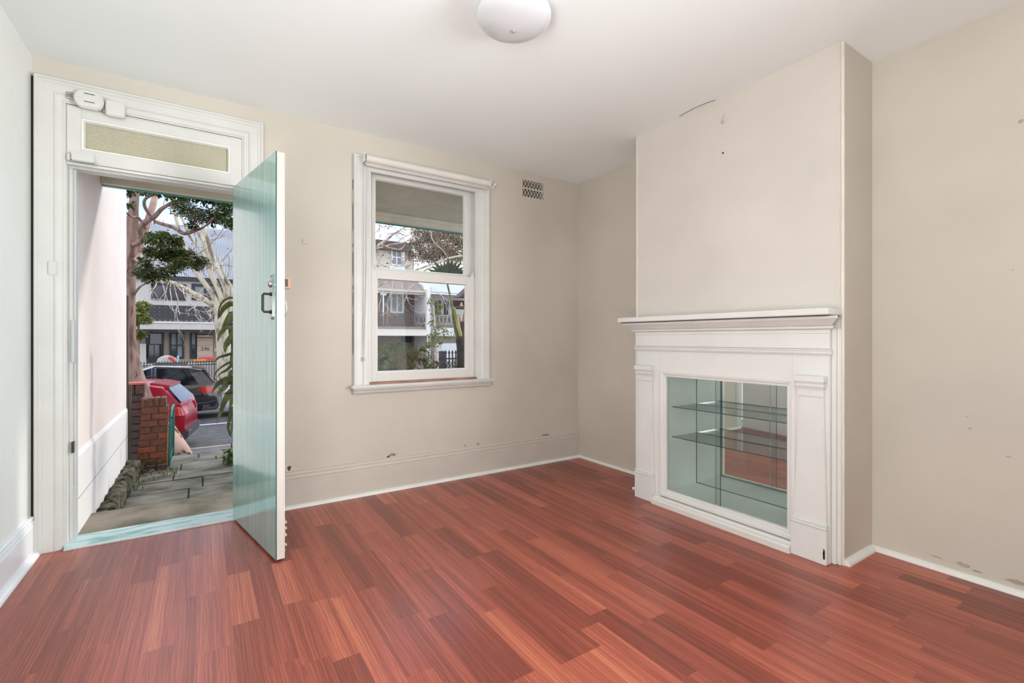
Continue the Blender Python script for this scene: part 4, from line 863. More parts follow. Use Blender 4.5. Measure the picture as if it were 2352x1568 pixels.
# iron fence across the street
YFN = 25.6; ff = thing('street_fence', 'black spear topped iron fence on the far side of the street', 'fence', (X(400, YFN), YFN, -1.3))
sp_ = X(406.5, YFN)-X(400, YFN); zt = Z(828, 400, YFN); pal = MB().box(-.012, .012, -.012, .012, 0, zt+1.3-.12)
pal.v += [(-.035, -.01, zt+1.18), (.035, -.01, zt+1.18), (.035, .01, zt+1.18), (-.035, .01, zt+1.18), (0, 0, zt+1.3)]; k = len(pal.v)-5; pal.f += [(k, k+1, k+4), (k+1, k+2, k+4), (k+2, k+3, k+4), (k+3, k, k+4), (k, k+3, k+2, k+1)]
me = pal.mesh('paling'); me.materials.append(lace); x = X(296, YFN); xs = []
while x < X(540, YFN): xs.append(x); x += sp_
for x in xs:
    o = bpy.data.objects.new('paling', me); C.objects.link(o); o.parent = ff; o.location = Vector((x, YFN, -1.3))-Vector(ff['_o'])
obj('rail', MB().box(xs[0]-1, xs[-1]+1, YFN-.02, YFN+.02, zt-.22, zt-.18).box(xs[0]-1, xs[-1]+1, YFN-.02, YFN+.02, -1.0, -.96), lace, ff)
struct('far_dwarf_wall', MB().box(bx0, X(490, YFN+.6), YFN+.5, YFN+.7, -1.3, Z(834, 400, YFN+.5)), hbw, 'low cream wall behind the street fence', 'wall')
a = W(383, 824, 26.6)
bm2 = MB().lathe([(.42, -.5), (.40, -.2), (.34, 0), (.2, .1), (.05, .14), (0.01, .14)], (a.x, 26.8, a.z+.02), 20)
tag(obj('rounded_boulder', bm2, mat('boulder_grey', (168, 164, 154), .8), smooth=True), 'pale rounded boulder just behind the street fence', 'boulder')
a = W(395, 823, 26.6); tag(obj('red_bag', MB().tube([(a.x-.12, 26.18, a.z+.06), (a.x, 26.18, a.z+.03), (a.x+.16, 26.18, a.z-.16)], [.06, .09, .07], 8), mat('coral_cloth', (206, 100, 92), .8), smooth=True), 'small coral red bundle beside the pale boulder', 'bundle')
a = W(409, 824, 26.6); tag(obj('blue_post', MB().lathe([(.04, -.5), (.04, .12), (.03, .15), (0.002, .15)], (a.x, 26.5, a.z), 12), mat('pale_blue_paint', (150, 190, 200), .5), smooth=True), 'slim pale blue post behind the street fence', 'post')
bar_ = thing('road_barrier', 'orange and red striped barrier board behind the black car', 'barrier', (W(460, 828, 26.3).x, 26.3, -1.25))
zb0, zb1 = Z(829, 460, 26.3), Z(825, 460, 26.3)
for i in range(8):
    u = 446+i*5.6; obj('board_stripe', MB().box(X(u, 26.3), X(u+5.2, 26.3), 26.28, 26.34, zb0+.0, zb1+.02*i/8), mat('barrier_orange', (232, 160, 62), .5) if i < 5 else mat('barrier_red', (206, 88, 84), .5), bar_)
obj('back_rail', MB().box(X(456, 26.3), X(492, 26.3), 26.35, 26.4, zb1-.05, zb1+.1), mat('barrier_red', (206, 88, 84), .5), bar_)
for u in (450, 486): obj('leg', MB().box(X(u, 26.3), X(u, 26.3)+.06, 26.3, 26.36, -1.25, zb0), dkw, bar_)
# houses seen through the sash window
h2 = thing('balcony_house', 'cream terrace across the street with iron lace balcony seen through the window', 'house', (X(915, YB), YB, -1.25))
cx0, cx1 = X(780, YB), X(984, YB)
cream = mat('cream_stucco', (212, 202, 182), .8, var=.04, scale=.7); shade = mat('shaded_stucco', (150, 134, 122), .85, var=.06, scale=1.0)  # second stucco is darker, verandah shade put into its colour
obj('upper_wall', MB().box(cx0, X(975, YB), YB+2, YB+5, Z(640, 900, YB), Z(572, 900, YB+2)), cream, h2)
obj('upper_gable', MB().box(cx0, X(965, YB), YB+1.6, YB+4, Z(576, 900, YB+2), Z(556, 900, YB+2)), mat('brown_slate', (104, 88, 82), .8, var=.15, scale=3), h2)
win(898, 571, 923, 611, YB+2, wht, [bls], h2, 2, .1, 2)
obj('window_sill', MB().box(X(893, YB+2), X(930, YB+2), YB+1.75, YB+2.05, Z(620, 910, YB+2), Z(612, 910, YB+2)), wht, h2); obj('window_reveal', MB().box(X(923, YB+2), X(928, YB+2), YB+1.85, YB+2.0, Z(613, 910, YB+2), Z(572, 910, YB+2)), wht, h2)
# verandah roof, concave look with corrugations
mb = MB(); nx_ = 160; x1_ = X(974, YB)
for i in range(nx_+1):
    x = cx0+(x1_-cx0)*i/nx_; d = .03*(1 if i % 2 else -1); mb.v += [(x, YB-.2, Z(665, 900, YB)+d), (x-.0, YB+1.9, Z(636, 900, YB)+d*1.0+.35)]
mb.f = [(2*i, 2*i+2, 2*i+3, 2*i+1) for i in range(nx_)]
obj('verandah_roof', mb, mat('roof_tan', (178, 164, 154), .7, var=.06, scale=2), h2)
obj('roof_gutter', MB().box(cx0, x1_, YB-.3, YB-.15, Z(669, 900, YB), Z(664, 900, YB)), cream, h2)
obj('verandah_beam', MB().box(cx0, x1_, YB-.15, YB, Z(674, 900, YB), Z(669, 900, YB)), cream, h2)
obj('party_wall', MB().box(X(974, YB), X(983, YB), YB-.5, YB+2.2, -1.25, Z(664, 978, YB)).box(X(976, YB), X(990, YB), YB+.2, YB+2.2, 2, Z(655, 978, YB)), mat('sunlit_white_stucco', (238, 234, 226), .8, var=.03), h2, bevel=.02)
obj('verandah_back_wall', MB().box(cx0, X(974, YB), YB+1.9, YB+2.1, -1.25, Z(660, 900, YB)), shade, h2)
win(896, 672, 927, 720, YB+1.88, wht, [bls, bls], h2, 2, .14, 1)
for uu in (880,):
    obj('verandah_post', MB().tube([(X(uu, YB), YB-.05, 1.9), (X(uu, YB), YB-.05, Z(672, 880, YB))], .05, 10), wht, h2); obj('post_bracket', MB().box(X(uu-8, YB), X(uu+8, YB), YB-.08, YB-.02, Z(675, 880, YB)-.1, Z(672, 880, YB)), wht, h2, bevel=.04)
ch0, ch1 = Z(750, 910, YB), Z(719, 910, YB)
pt = X(921, YB)-X(911, YB); bp_ = MB(); q = ch1-ch0
bp_.box(0, pt, -.02, .02, q*.95, q); bp_.box(0, pt, -.02, .02, 0, q*.06); bp_.box(0, pt, -.02, .02, q*.2, q*.23)
for cxx, rx, cz, rz in ((pt*.5, pt*.42, q*.58, q*.3), (pt*.5, pt*.24, q*.58, q*.16), (pt*.25, pt*.14, q*.13, q*.06), (pt*.75, pt*.14, q*.13, q*.06), (0, pt*.16, q*.8, q*.08), (0, pt*.16, q*.4, q*.08)):
    N = 12
    for j in range(N):
        a0 = 2*math.pi*j/N; a1 = 2*math.pi*(j+1)/N; bp_.bar((cxx+rx*math.cos(a0), 0, cz+rz*math.sin(a0)), (cxx+rx*math.cos(a1), 0, cz+rz*math.sin(a1)), .035, (0, 1, 0), .04)
me = bp_.mesh('lace_panel'); me.materials.append(lacb)
for i in range(15):
    o = bpy.data.objects.new('lace_panel', me); C.objects.link(o); o.parent = h2; o.location = Vector((X(974, YB)-(i+1)*pt, YB-.2, ch0))-Vector(h2['_o'])
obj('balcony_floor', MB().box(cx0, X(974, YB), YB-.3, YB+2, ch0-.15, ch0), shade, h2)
obj('awning', MB().hexa([(cx0, YB-1.2, Z(771, 900, YB-1.2)), (X(975, YB), YB-1.2, Z(771, 900, YB-1.2)), (X(975, YB), YB, Z(754, 900, YB)), (cx0, YB, Z(754, 900, YB)), (cx0, YB-1.2, Z(771, 900, YB-1.2)+.06), (X(975, YB), YB-1.2, Z(771, 900, YB-1.2)+.06), (X(975, YB), YB, Z(751, 900, YB)), (cx0, YB, Z(751, 900, YB))]), mat('awning_cream', (214, 204, 190), .7, var=.03), h2)
win(922, 772, 945, 786, YB+1.85, dkw, [dgl], h2, 2, .08, 1)
h3 = thing('pale_terrace', 'pale grey terrace at the right of the window view behind the palm', 'house', (X(1040, YB), YB, -1.25))
dx0, dx1 = X(990, YB), X(1110, YB)
obj('upper_wall', MB().box(dx0, dx1, YB+1.4, YB+5, -1.25, Z(672, 1030, YB)), mat('pale_grey_render', (196, 190, 182), .8, var=.05), h3)
obj('verandah_roof', MB().hexa([(dx0, YB-.2, Z(676, 1030, YB)), (dx1, YB-.2, Z(676, 1030, YB)), (dx1, YB+3, Z(655, 1030, YB)+.3), (dx0, YB+3, Z(655, 1030, YB)+.3), (dx0, YB-.2, Z(672, 1030, YB)), (dx1, YB-.2, Z(672, 1030, YB)), (dx1, YB+3, Z(652, 1030, YB)+.4), (dx0, YB+3, Z(652, 1030, YB)+.4)]), corr, h3)
for i in range(7):
    o = bpy.data.objects.new('lace_panel', me); C.objects.link(o); o.parent = h3; o.location = Vector((dx0+.1+i*pt, YB-.2, ch0))-Vector(h3['_o'])
win(1000, 690, 1012, 722, YB+1.38, dkw, [dgl], h3, 1, .1); win(1020, 690, 1030, 722, YB+1.38, dkw, [dgl], h3, 1, .1)
obj('fascia', MB().box(dx0, dx1, YB-.3, YB+1.4, Z(772, 1030, YB), Z(754, 1030, YB)), wht, h3)
obj('front_wall', MB().box(dx0, dx1, YB-1, YB-.8, -1.25, Z(788, 1030, YB)), mat('white_fence_wall', (222, 222, 220), .7), h3)
# ------------------------------------------------------------ trees
pink = mat('pink_smooth_bark', (152, 122, 106), .75, rgb2=(104, 78, 66), thr=(.34, .6), scale=3.5, stretch=(3, 3, .7), bump=.5, bscale=14)
leafg = leafy(mat('dark_glossy_leaf', (92, 104, 52), .35, rgb2=(46, 58, 28), scale=7, thr=(.4, .6), ior=1.5)); leaf2 = leafy(mat('yellow_green_leaf', (158, 158, 88), .5, rgb2=(98, 108, 52), scale=4))
pale = mat('pale_plane_bark', (196, 184, 158), .7, rgb2=(128, 112, 90), thr=(.36, .5), scale=2.2, stretch=(2, 2, .8), bump=.25)
twg = mat('pale_twig', (206, 190, 178), .8, var=.1)
def path(pts, y, dy=0, rs=0):
    rr = random.Random(rs); return [W(u, v, y+dy*i/(max(1, len(pts)-1))+rr.uniform(-.06, .06)) for i, (u, v) in enumerate(pts)]
YT = 12.15
t1 = thing('pink_barked_tree', 'large smooth pink barked tree standing on the footpath by the red car', 'tree', tuple(W(350, 1030, YT)))
k = sc(YT, 310)
def limb(par, nm, pts, wd, y, dy, m, rs=0, n=10, kk=None):
    if m is pale: wd = [q*.82 for q in wd]
    kk = kk or sc(y, pts[0][0]); p = path(pts, y, dy, rs); 
    return obj(nm, MB().tube(*curve(p, [w*kk/2 for w in wd], 4), n), m, par, smooth=True)
limb(t1, 'trunk', [(368, 1062), (350, 1005), (330, 950), (317, 900), (307, 862), (299, 820), (296, 775), (297, 722), (296, 690), (299, 605), (302, 523), (307, 482), (309, 437), (311, 380)], [76, 62, 52, 44, 38, 32, 26, 24, 23, 24, 26, 18, 17, 15], YT, 0, pink, n=16)
limb(t1, 'root', [(345, 975), (375, 1000), (398, 1020), (420, 1034), (442, 1052)], [50, 60, 48, 30, 8], YT, -.3, mat('scarred_root_bark', (190, 152, 134), .8, rgb2=(74, 58, 50), thr=(.41, .44), scale=6, bump=.6), n=12)
limb(t1, 'root', [(340, 1000), (325, 1030), (310, 1062)], [50, 40, 16], YT, .2, pink, n=10)
limb(t1, 'limb', [(303, 600), (318, 575), (334, 523), (344, 494), (356, 451), (362, 400)], [16, 16, 15, 14, 13, 11], YT, .3, mat('pale_pink_bark', (206, 172, 156), .75, rgb2=(160, 120, 106), scale=4, bump=.3), 1)
limb(t1, 'limb', [(290, 558), (305, 562), (318, 558), (328, 546)], [12, 11, 10, 9], YT, -.4, pink, 2)
limb(t1, 'limb', [(327, 550), (322, 525), (336, 508), (354, 498), (376, 476), (411, 460), (446, 452), (480, 440)], [10, 10, 12, 10, 8, 6, 5, 3], YT, -1.2, pink, 3)
limb(t1, 'limb', [(356, 508), (372, 514), (395, 521), (412, 530), (425, 536), (448, 530), (470, 520), (490, 500)], [8, 8, 8, 8, 8, 6, 4, 3], YT, -1.4, pink, 4)
limb(t1, 'limb', [(350, 500), (334, 478), (332, 460), (345, 450), (372, 444), (396, 440)], [8, 7, 6, 5, 4, 3], YT, -.7, pink, 5)
limb(t1, 'limb', [(335, 525), (318, 500), (303, 498), (290, 488)], [7, 6, 5, 4], YT, -.5, pink, 6)
limb(t1, 'limb', [(306, 680), (318, 662), (332, 652), (352, 646)], [5, 5, 4, 3], YT, -.3, pink, 7)
limb(t1, 'limb', [(307, 628), (320, 600), (345, 580), (372, 560)], [5, 4, 4, 3], YT, -.5, pink, 8)
fringe = MB(); rr = random.Random(3)
for (u, v, l) in ((302, 570, 34), (306, 585, 28), (299, 580, 40), (303, 700, 30), (306, 745, 50), (299, 760, 40), (303, 800, 30), (297, 610, 26), (312, 850, 20)):
    a = W(u, v, YT-.2); b = W(u-2+rr.uniform(-2, 2), v+l, YT-.2); fringe.tube([a, (a+b)/2+Vector((rr.uniform(-.03, .03), -.02, 0)), b], [.004, .014, .003], 5)
obj('peeling_bark', fringe, mat('dark_peeling_bark', (110, 74, 66), .85, var=.2, scale=9), t1)['kind'] = 'stuff'
def bl(lst, y, jy=.5):
    out = []; rr = random.Random(1)
    for (u, v, r) in lst: p = W(u, v, y+rr.uniform(-jy, jy)); out.append((p.x, p.y, p.z, r*sc(y, u)))
    return out
B = bl([(290, 440, 14), (296, 470, 10), (330, 436, 14), (360, 432, 20), (395, 440, 22), (430, 442, 24), (470, 448, 26), (505, 456, 26), (530, 470, 26), (420, 478, 24), (450, 492, 24), (480, 498, 26), (510, 500, 24), (530, 515, 18), (440, 520, 14)], YT-1.0, .5)
leafmesh('leaf_canopy', blob_pts(B, 4800, 4, .02), .078, leafg, t1, rs=4)
leafmesh('highlight_leaves', blob_pts(B, 520, 41, .3), .08, leaf2, t1, rs=41)  # paler leaf colour stands in for highlights on the canopy
B = bl([(352, 545, 20), (375, 545, 22), (402, 552, 20), (345, 575, 16), (380, 580, 26), (410, 585, 24), (435, 590, 22), (462, 600, 18), (420, 605, 18), (340, 605, 14), (325, 625, 20), (345, 632, 24), (372, 628, 22), (392, 618, 18), (318, 600, 10), (450, 612, 14)], YT-1.2, .5)
leafmesh('leaf_canopy', blob_pts(B, 4200, 5, .02), .078, leafg, t1, rs=5)
leafmesh('highlight_leaves', blob_pts(B, 420, 42, .3), .08, leaf2, t1, rs=42)  # highlights of the lower canopy, painted as paler leaves

B = bl([(312, 705, 14), (330, 700, 14), (320, 722, 16), (338, 735, 12), (308, 738, 14), (322, 768, 12), (312, 775, 12)], 17.0, .4)
sh = thing('sunlit_shrub', 'small sunlit yellow green tree top just right of the pink trunk', 'shrub', (X(318, 17), 17, Z_ST))
leafmesh('foliage', blob_pts(B, 1700, 6, .1), .11, leaf2, sh, rs=6)
obj('stem', MB().tube([Vector((X(318, 17), 17, W(318, 735, 17).z)), Vector((X(316, 17), 17, Z_ST+.0))], [.03, .05], 8), pink, sh)
# pale plane tree beyond the street
YP = 23.5
t2 = thing('plane_tree', 'pale barked plane tree with bare limbs across the street', 'tree', tuple(Vector((W(520, 740, YP).x, YP, -1.3))))
limb(t2, 'trunk', [(516, 872), (514, 800), (512, 765), (510, 740), (512, 720)], [38, 36, 36, 40, 34], YP, 0, pale, n=14)
for i, (pts, wd_, dy) in enumerate((([(510, 742), (492, 705), (470, 688), (440, 672), (410, 655), (378, 643), (350, 640)], [22, 17, 15, 13, 11, 8, 4], -.8), ([(512, 730), (500, 700), (484, 670), (462, 640), (446, 618), (430, 585), (415, 540), (402, 490), (396, 440)], [20, 16, 14, 13, 12, 10, 9, 8, 7], .3),
    ([(514, 728), (510, 690), (497, 655), (480, 620), (478, 585), (468, 555), (450, 525), (432, 495), (415, 450)], [20, 16, 14, 13, 12, 12, 10, 9, 8], .6), ([(516, 728), (522, 690), (516, 660), (500, 622), (488, 590), (478, 555), (470, 530), (455, 490)], [18, 14, 13, 12, 12, 10, 9, 8], -.4),
    ([(518, 735), (530, 700), (532, 665), (520, 640), (508, 610), (500, 580)], [16, 12, 10, 8, 6, 5], .5), ([(474, 600), (455, 565), (437, 545), (420, 505), (405, 470)], [9, 8, 7, 6, 5], -.5))):
    limb(t2, 'limb', pts, wd_, YP, dy, pale, 20+i, 10)
# hanging twigs: branched curves
def twigs(par, nm, starts, y, m, rs, wpx=1.7, droop=1, depth=3, spread=30, L=45, green=None):
    rr = random.Random(rs); mb = MB(); tips = []
    def go(u, v, a, ln, w_, d, yy):
        pts = [(u, v)]; n = 4
        for i in range(n):
            a += rr.uniform(-.38, .38); u += math.cos(a)*ln/n; v += math.sin(a)*ln/n; pts.append((u, v))
        kk = sc(yy, u); mb.tube([W(p, q, yy+rr.uniform(-.1, .1)) for p, q in pts], [max(.35, w_*(1-.45*i/n))*kk/2 for i in range(n+1)], 4, False); tips.append(W(u, v, yy))
        if d > 0:
            for _ in range(rr.choice([1, 2, 2, 3])):
                j = rr.randint(2, n); go(*pts[j], a+rr.uniform(-.9, .9), ln*rr.uniform(.5, .8), w_*.62, d-1, yy+rr.uniform(-.3, .3))
    for (u, v, a, ln) in starts: go(u, v, a, ln, wpx, depth, y)
    obj(nm, mb, m, par)['kind'] = 'stuff'; return tips
twigs(t2, 'twigs', [(372, 645, 1.5, 55), (392, 652, 1.6, 60), (400, 655, 1.4, 70), (388, 648, 1.9, 55), (420, 662, 1.7, 50), (368, 642, 2.4, 45), (405, 655, 1.2, 75), (500, 705, 2.8, 25), (470, 690, 2.6, 30)], YP-1, twg, 3, 2.6)
twigs(t2, 'twigs', [(432, 495, -1.2, 60), (468, 555, -.6, 50), (505, 610, -.5, 45), (520, 640, -.8, 40), (510, 600, -1.2, 60), (480, 560, -.9, 60), (375, 470, -1.6, 45), (350, 470, -1, 45)], YP, mat('brown_twig', (140, 112, 100), .8, var=.1), 5, 1.6)
orl = mat('autumn_leaf', (206, 150, 84), .6, rgb2=(196, 100, 76), scale=.9)
rr = random.Random(6)
leafmesh('autumn_leaves', [W(rr.uniform(335, 530), rr.uniform(450, 620), YP+rr.uniform(-1, 1)) for _ in range(120)], .14, orl, t2, rs=7)
twigs(t1, 'twigs', [(340, 600, -.2, 40), (330, 640, -.4, 45), (345, 575, -.3, 45), (400, 470, -.3, 50), (440, 530, -.7, 45), (470, 520, -.9, 30), (360, 440, .1, 45), (330, 600, .6, 30), (380, 600, .1, 60), (420, 610, -.1, 40), (350, 640, .1, 40), (372, 560, .2, 60)], YT-1.2, mat('dark_pink_twig', (112, 84, 76), .8, var=.1), 33, 2.4)
# ---- window view: second plane tree limbs, twiggy crown
YQ = 22.0
t3 = thing('autumn_plane_tree', 'bare twiggy plane tree with a few orange leaves filling the upper sash view', 'tree', tuple(Vector((X(1090, YQ), YQ, -1.3))))
limb(t3, 'trunk', [(1110, 900), (1112, 760), (1104, 660), (1090, 600)], [40, 36, 30, 26], YQ, 0, pale, n=12)
for i, (pts, wd_) in enumerate((([(845, 584), (868, 564), (890, 549), (906, 536), (925, 525), (945, 512)], [6, 8, 7, 5, 4, 3]), ([(862, 572), (885, 565), (905, 560), (925, 557), (940, 550)], [4, 4, 4, 3, 2]), ([(874, 560), (890, 567), (905, 571), (920, 572), (930, 562)], [4, 4, 3, 3, 2]),
    ([(925, 628), (955, 620), (985, 609), (1010, 600), (1035, 592), (1065, 588), (1095, 600)], [4, 6, 6, 6, 6, 7, 8]), ([(960, 632), (985, 616), (1010, 612), (1040, 604), (1080, 610)], [6, 6, 5, 5, 5]), ([(855, 662), (872, 655), (892, 645), (915, 636)], [5, 5, 4, 3]), ([(1030, 595), (1018, 575), (1000, 560), (990, 540), (996, 520)], [4, 3, 3, 3, 2]))):
    limb(t3, 'limb', pts, wd_, YQ-1, .4, pale, 40+i, 8)
twc = mat('dry_twig', (172, 154, 130), .85, rgb2=(120, 102, 82), scale=1.2); rr = random.Random(12)
st_ = [(rr.uniform(945, 1068), rr.uniform(520, 600), rr.uniform(0, 6.28), rr.uniform(20, 40)) for _ in range(150)]
twigs(t3, 'twigs', st_, YQ, twc, 13, 1.5, depth=3)
st_ = [(rr.uniform(858, 960), rr.uniform(505, 560), rr.uniform(-.5, 2.6), rr.uniform(18, 38)) for _ in range(24)]
twigs(t3, 'twigs', st_, YQ-1.5, mat('fine_dark_twig', (112, 92, 84), .85), 14, 1.2, depth=3)
B = bl([(960, 560, 22), (985, 540, 22), (1010, 535, 24), (1040, 545, 26), (1060, 560, 22), (975, 585, 22), (1005, 570, 26), (1030, 580, 26), (1060, 590, 20), (958, 530, 14), (1000, 595, 18), (945, 585, 12), (1065, 530, 16)], YQ+1.0, .6)
leafmesh('olive_leaves', blob_pts(B, 9000, 8, .05), .15, mat('olive_brown_leaf', (140, 126, 88), .8, rgb2=(92, 78, 56), scale=1.5), t3, rs=9, aspect=3)
leafmesh('autumn_leaves', [W(rr.uniform(858, 1066), rr.uniform(515, 625), YQ-1.6+rr.uniform(-.5, .5)) for _ in range(110)], .16, orl, t3, rs=10)
twigs(t3, 'twigs', [(882, 664, 1.7, 50), (872, 667, 1.9, 50), (905, 640, 1.5, 60), (922, 650, 1.4, 45), (940, 645, 1.7, 45), (950, 652, 2.2, 40), (1000, 670, .9, 60), (990, 660, 1.3, 60), (1015, 680, .8, 40)], YQ-2, twg, 15, 1.8)
B = bl([(992, 692, 12), (1000, 715, 14), (996, 740, 12), (1010, 760, 16), (1030, 768, 14), (992, 770, 10), (985, 790, 12), (1012, 700, 10), (1000, 785, 16)], 19, .5)
vn = thing('yellowing_shrub', 'sparse yellow green shrub in front of the white party pier', 'shrub', tuple(Vector((X(1000, 19), 19, -1.3))))
leafmesh('foliage', blob_pts(B, 700, 10), .14, leaf2, vn, rs=11); obj('stem', MB().tube([(X(998, 19), 19, -1.3), (X(1000, 19), 19, W(1000, 760, 19).z), (X(996, 19), 19, W(996, 700, 19).z)], [.05, .04, .02], 6), twg, vn)
# ------------------------------------------------------------ front garden planting
hd = thing('garden_bush', 'dense green bush with brown twiggy centre below the window', 'bush', (2.6, 6.4, -.245))
B = []
for (u, v, r) in ((880, 815, 22), (905, 803, 20), (930, 800, 20), (955, 808, 20), (980, 815, 20), (870, 840, 22), (900, 835, 26), (935, 838, 30), (970, 840, 28), (995, 830, 16), (1000, 850, 18), (985, 797, 10), (1012, 835, 10)):
    p = W(u, v, 6.3); B.append((p.x, p.y+.2, p.z, r*sc(6.3, u)*1.05))
for i in range(14): B.append((2.0+i*.075, 6.4, .35+.1*(i % 2), .3)); B.append((2.0+i*.075, 6.45, 0, .25))
leafmesh('foliage', blob_pts(B, 17000, 12, .45), .055, leafy(mat('bush_leaf', (110, 134, 62), .45, rgb2=(58, 78, 34), scale=6)), hd, rs=12, aspect=2.6)
rr = random.Random(14); mb = MB()
for _ in range(420):
    a = Vector((rr.uniform(2.15, 2.85), 6.15+rr.uniform(-.1, .3), rr.uniform(.45, .95))); d = Vector((rr.uniform(-1, 1), rr.uniform(-.5, .1), rr.uniform(-.6, .9)))*.16
    mb.tube([a, a+d*.5+Vector((0, 0, rr.uniform(-.02, .02))), a+d], .0016, 3, False)
obj('brown_twigs', mb, mat('brown_bush_twig', (134, 92, 76), .9, var=.2), hd)['kind'] = 'stuff'
YI = 7.6; fi = thing('garden_fence', 'black iron spear fence at the right of the window view', 'fence', (3.6, YI, -.5))
zt = W(1040, 803, YI).z; zr_ = W(1040, 823, YI).z; spc = X(1047.5, YI)-X(1040, YI)
ir = mat('black_iron', (42, 44, 46), .55)
pm = MB().box(-.009, .009, -.009, .009, -.5, zt-.05).lathe([(.009, 0), (.022, .004), (.024, .012), (.012, .02)], (0, 0, zt-.065), 8)
pm.v += [(-.02, -.006, zt-.045), (.02, -.006, zt-.045), (.02, .006, zt-.045), (-.02, .006, zt-.045), (0, 0, zt)]; k = len(pm.v)-5; pm.f += [(k, k+1, k+4), (k+1, k+2, k+4), (k+2, k+3, k+4), (k+3, k, k+4), (k, k+3, k+2, k+1)]
me = pm.mesh('paling'); me.materials.append(ir)
for i in range(10):
    o = bpy.data.objects.new('paling', me); C.objects.link(o); o.parent = fi; o.location = Vector((X(1024, YI)+i*spc, YI, 0))-Vector(fi['_o'])
obj('rail', MB().box(X(1008, YI), X(1110, YI), YI-.015, YI+.015, zr_-.012, zr_+.012), ir, fi)
obj('end_post', MB().box(X(1010, YI), X(1020, YI), YI-.04, YI+.04, -.5, W(1015, 806, YI).z), ir, fi)
hb2 = leafmesh('rear_hedge', blob_pts([(X(1010+i*9, 8.4), 8.5, .55-.28*j, .2) for i in range(9) for j in range(4)], 2600, 20), .06, leafg, rs=20); tag(hb2, 'dark hedge behind the iron spear fence', 'hedge', kind='stuff')
# fan palm
fpn = thing('fan_palm', 'fan palm with green leaf stalks at the right edge of the window', 'palm', (X(1060, 6.2), 6.2, -.245))
limb(fpn, 'trunk', [(1062, 1000), (1060, 850), (1059, 800), (1058, 775), (1064, 740)], [22, 22, 20, 22, 14], 6.2, 0, mat('palm_trunk', (78, 70, 62), .9, var=.2, scale=14, bump=.6), n=12)
pg = mat('palm_stalk_green', (128, 134, 88), .5, rgb2=(98, 96, 66), scale=6); pgl = mat('palm_leaf_dark', (58, 68, 42), .45, var=.15)
limb(fpn, 'leaf_stalk', [(1056, 790), (1046, 755), (1040, 712), (1034, 680), (1028, 652), (1030, 638)], [12, 8, 6, 5, 4, 3], 6.2, -.1, pg, 3, 8)
limb(fpn, 'leaf_stalk', [(1061, 782), (1056, 762), (1050, 735), (1045, 712), (1042, 706)], [9, 9, 8, 5, 2], 6.2, -.15, mat('yellow_green_stalk', (160, 168, 74), .5, rgb2=(190, 170, 130), scale=8), 4, 8)
limb(fpn, 'leaf_stalk', [(1062, 775), (1064, 740), (1072, 700)], [12, 8, 6], 6.2, .1, mat('terracotta_sheath', (158, 108, 88), .7, var=.1), 5, 8)
cen = W(1029, 640, 6.1); rr = random.Random(1)
for i in range(15):
    a = math.radians(8+i*11.8); Lf = .33*rr.uniform(.85, 1.1); mb = MB(); d = Vector((math.cos(a)*RT[0], math.cos(a)*RT[1], math.sin(a))); s = Vector((-math.sin(a)*RT[0], -math.sin(a)*RT[1], math.cos(a))); n_ = d.cross(s)
    i0 = 0
    for t_, wd2 in ((0, .004), (.35, .022), (.7, .024), (1, .004)):
        c = cen+d*Lf*t_+n_*(-.05*t_*t_)-Vector((0, 0, .03*t_*t_)); mb.v += [tuple(c-s*wd2), tuple(c+n_*.008), tuple(c+s*wd2)]
    for q in range(3): mb.f += [(3*q, 3*q+3, 3*q+4, 3*q+1), (3*q+1, 3*q+4, 3*q+5, 3*q+2)]
    obj('leaflet', mb, pgl, fpn)
bf = thing('bird_feeder', 'brown roofed bird feeder beside the palm at the right edge of the window', 'bird feeder', (X(1060, 7.0), 7.0, -.3))
bfm = mat('brown_feeder_wood', (96, 80, 72), .8, var=.1); yb = 7.0
obj('roof', MB().prism([(X(1048, yb), W(1048, 683, yb).z), (X(1074, yb), W(1074, 660, yb).z), (X(1100, yb), W(1100, 683, yb).z)], lambda a, b, d: (a, d, b), yb-.12, yb+.12), bfm, bf)
obj('back_panel', MB().box(X(1040, yb), X(1096, yb), yb+.08, yb+.1, W(1060, 703, yb).z, W(1060, 689, yb).z), bfm, bf)
obj('tray', MB().box(X(1044, yb), X(1100, yb), yb-.12, yb+.12, W(1060, 709, yb).z, W(1060, 704, yb).z), bfm, bf, bevel=.003)
obj('bell', MB().lathe([(.034, 0), (.03, .012), (.016, .02), (.014, .05), (.006, .06), (.001, .062)], (X(1056, yb), yb-.06, W(1056, 703, yb).z), 16), mat('pale_pink_ceramic', (214, 178, 164), .4), bf, smooth=True)
obj('post', MB().tube([(X(1078, yb), yb, -.5), (X(1078, yb), yb, W(1060, 709, yb).z)], .03, 8), bfm, bf)
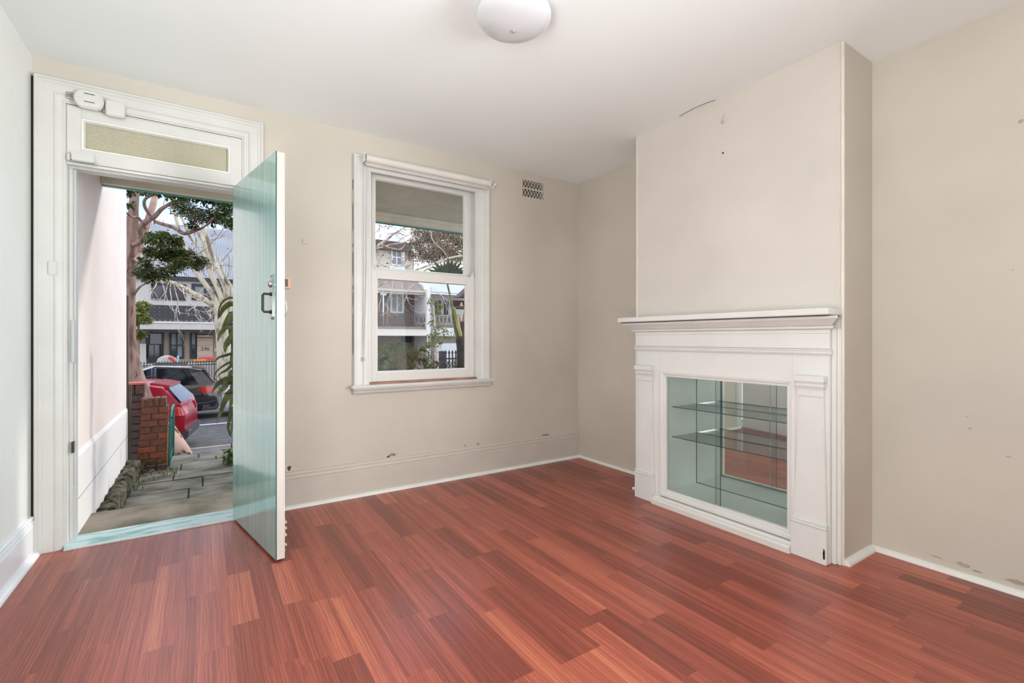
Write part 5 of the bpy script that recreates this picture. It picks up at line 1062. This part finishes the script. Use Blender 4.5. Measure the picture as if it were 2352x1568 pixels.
# strappy plant beside the doorway
dp = thing('strappy_plant', 'tall cane plant with long strappy leaves half hidden behind the open door', 'plant', (.42, 4.75, -.2))
sm = mat('strap_leaf', (96, 110, 48), .4, rgb2=(52, 64, 28), thr=(.4, .6), scale=10, stretch=(1, 1, 1)); YS = 4.75
obj('cane', MB().tube([(.42, YS, -.24), (.40, YS+.02, .3), (.43, YS, .9), (.40, YS, 1.5)], [.022, .02, .018, .014], 8), mat('cane_brown', (112, 96, 70), .8), dp, smooth=True)
def strap(pts, wpx, y, rs):
    rr = random.Random(rs); P = [W(u, v, y) for u, v in pts]; base = Vector((.40, YS, P[0].z+.0)); P = [base*.5+P[0]*.5+Vector((0, 0, -.02)), *P]; P = [base]+P
    n = 9; out = []
    for i in range(n+1):
        t = i/n*(len(P)-1); j = min(int(t), len(P)-2); f = t-j; p0 = P[max(j-1, 0)]; p1 = P[j]; p2 = P[j+1]; p3 = P[min(j+2, len(P)-1)]
        out.append(.5*((2*p1)+(p2-p0)*f+(2*p0-5*p1+4*p2-p3)*f*f+(3*p1-p0-3*p2+p3)*f**3))
    mb = MB(); ks = sc(y, pts[0][0]); vw = Vector((FW[0], FW[1], 0))
    tw = rr.uniform(-.5, .5)
    for i, c in enumerate(out):
        d = (out[min(i+1, n)]-out[max(i-1, 0)]).normalized(); s = d.cross(vw+Vector((0, 0, tw))).normalized(); nn = s.cross(d); t = i/n
        wd2 = wpx*1.3*ks/2*(math.sin(math.pi*min(1, .12+t*.9))**.7 if t < 1 else 0)+.0004
        mb.v += [tuple(c-s*wd2+nn*wd2*.35), tuple(c), tuple(c+s*wd2+nn*wd2*.35)]
    for i in range(n): mb.f += [(3*i, 3*i+3, 3*i+4, 3*i+1), (3*i+1, 3*i+4, 3*i+5, 3*i+2)]
    obj('strap_leaf', mb, sm, dp, smooth=True)
for i, (pts, wd_) in enumerate((([(533, 683), (512, 692), (502, 712), (500, 735)], 4), ([(533, 695), (516, 703), (506, 718), (501, 733)], 12), ([(536, 722), (524, 736), (515, 752), (510, 768)], 14), ([(524, 750), (510, 758), (502, 772), (500, 786)], 8), ([(534, 745), (529, 765), (530, 782)], 12),
    ([(533, 776), (522, 786), (516, 798), (518, 812)], 12), ([(536, 812), (515, 817), (500, 822), (485, 842)], 5), ([(536, 829), (512, 840), (495, 855), (490, 872)], 4), ([(536, 868), (515, 872), (498, 882), (484, 906)], 12), ([(532, 840), (520, 850), (508, 856), (498, 866)], 5),
    ([(526, 876), (514, 890), (506, 898), (502, 912)], 10), ([(534, 898), (520, 912), (509, 935), (498, 974)], 13), ([(536, 935), (528, 955), (523, 985), (533, 1006)], 8), ([(536, 905), (530, 925), (526, 945)], 10), ([(536, 850), (526, 862), (520, 884)], 9), ([(538, 880), (530, 898), (512, 905)], 9), ([(538, 800), (530, 830), (528, 850)], 8), ([(538, 960), (532, 985), (529, 1004)], 6))):
    strap(pts, wd_, 4.6+.03*(i % 3), i)
gp = thing('low_garden_plant', 'low broad leaved plant at the edge of the path beside the door', 'plant', (.2, 5.9, -.2))
rr = random.Random(30)
leafmesh('foliage', [W(rr.uniform(519, 545), rr.uniform(1028, 1064), 5.8+rr.uniform(-.1, .2)) for _ in range(130)], .075, mat('broad_leaf', (112, 132, 74), .45, rgb2=(66, 84, 42), scale=8), gp, rs=31, aspect=1.7)
obj('stem', MB().tube([(.26, 5.9, -.24), (.25, 5.9, .0)], .008, 6), mat('cane_brown', (112, 96, 70), .8), gp)
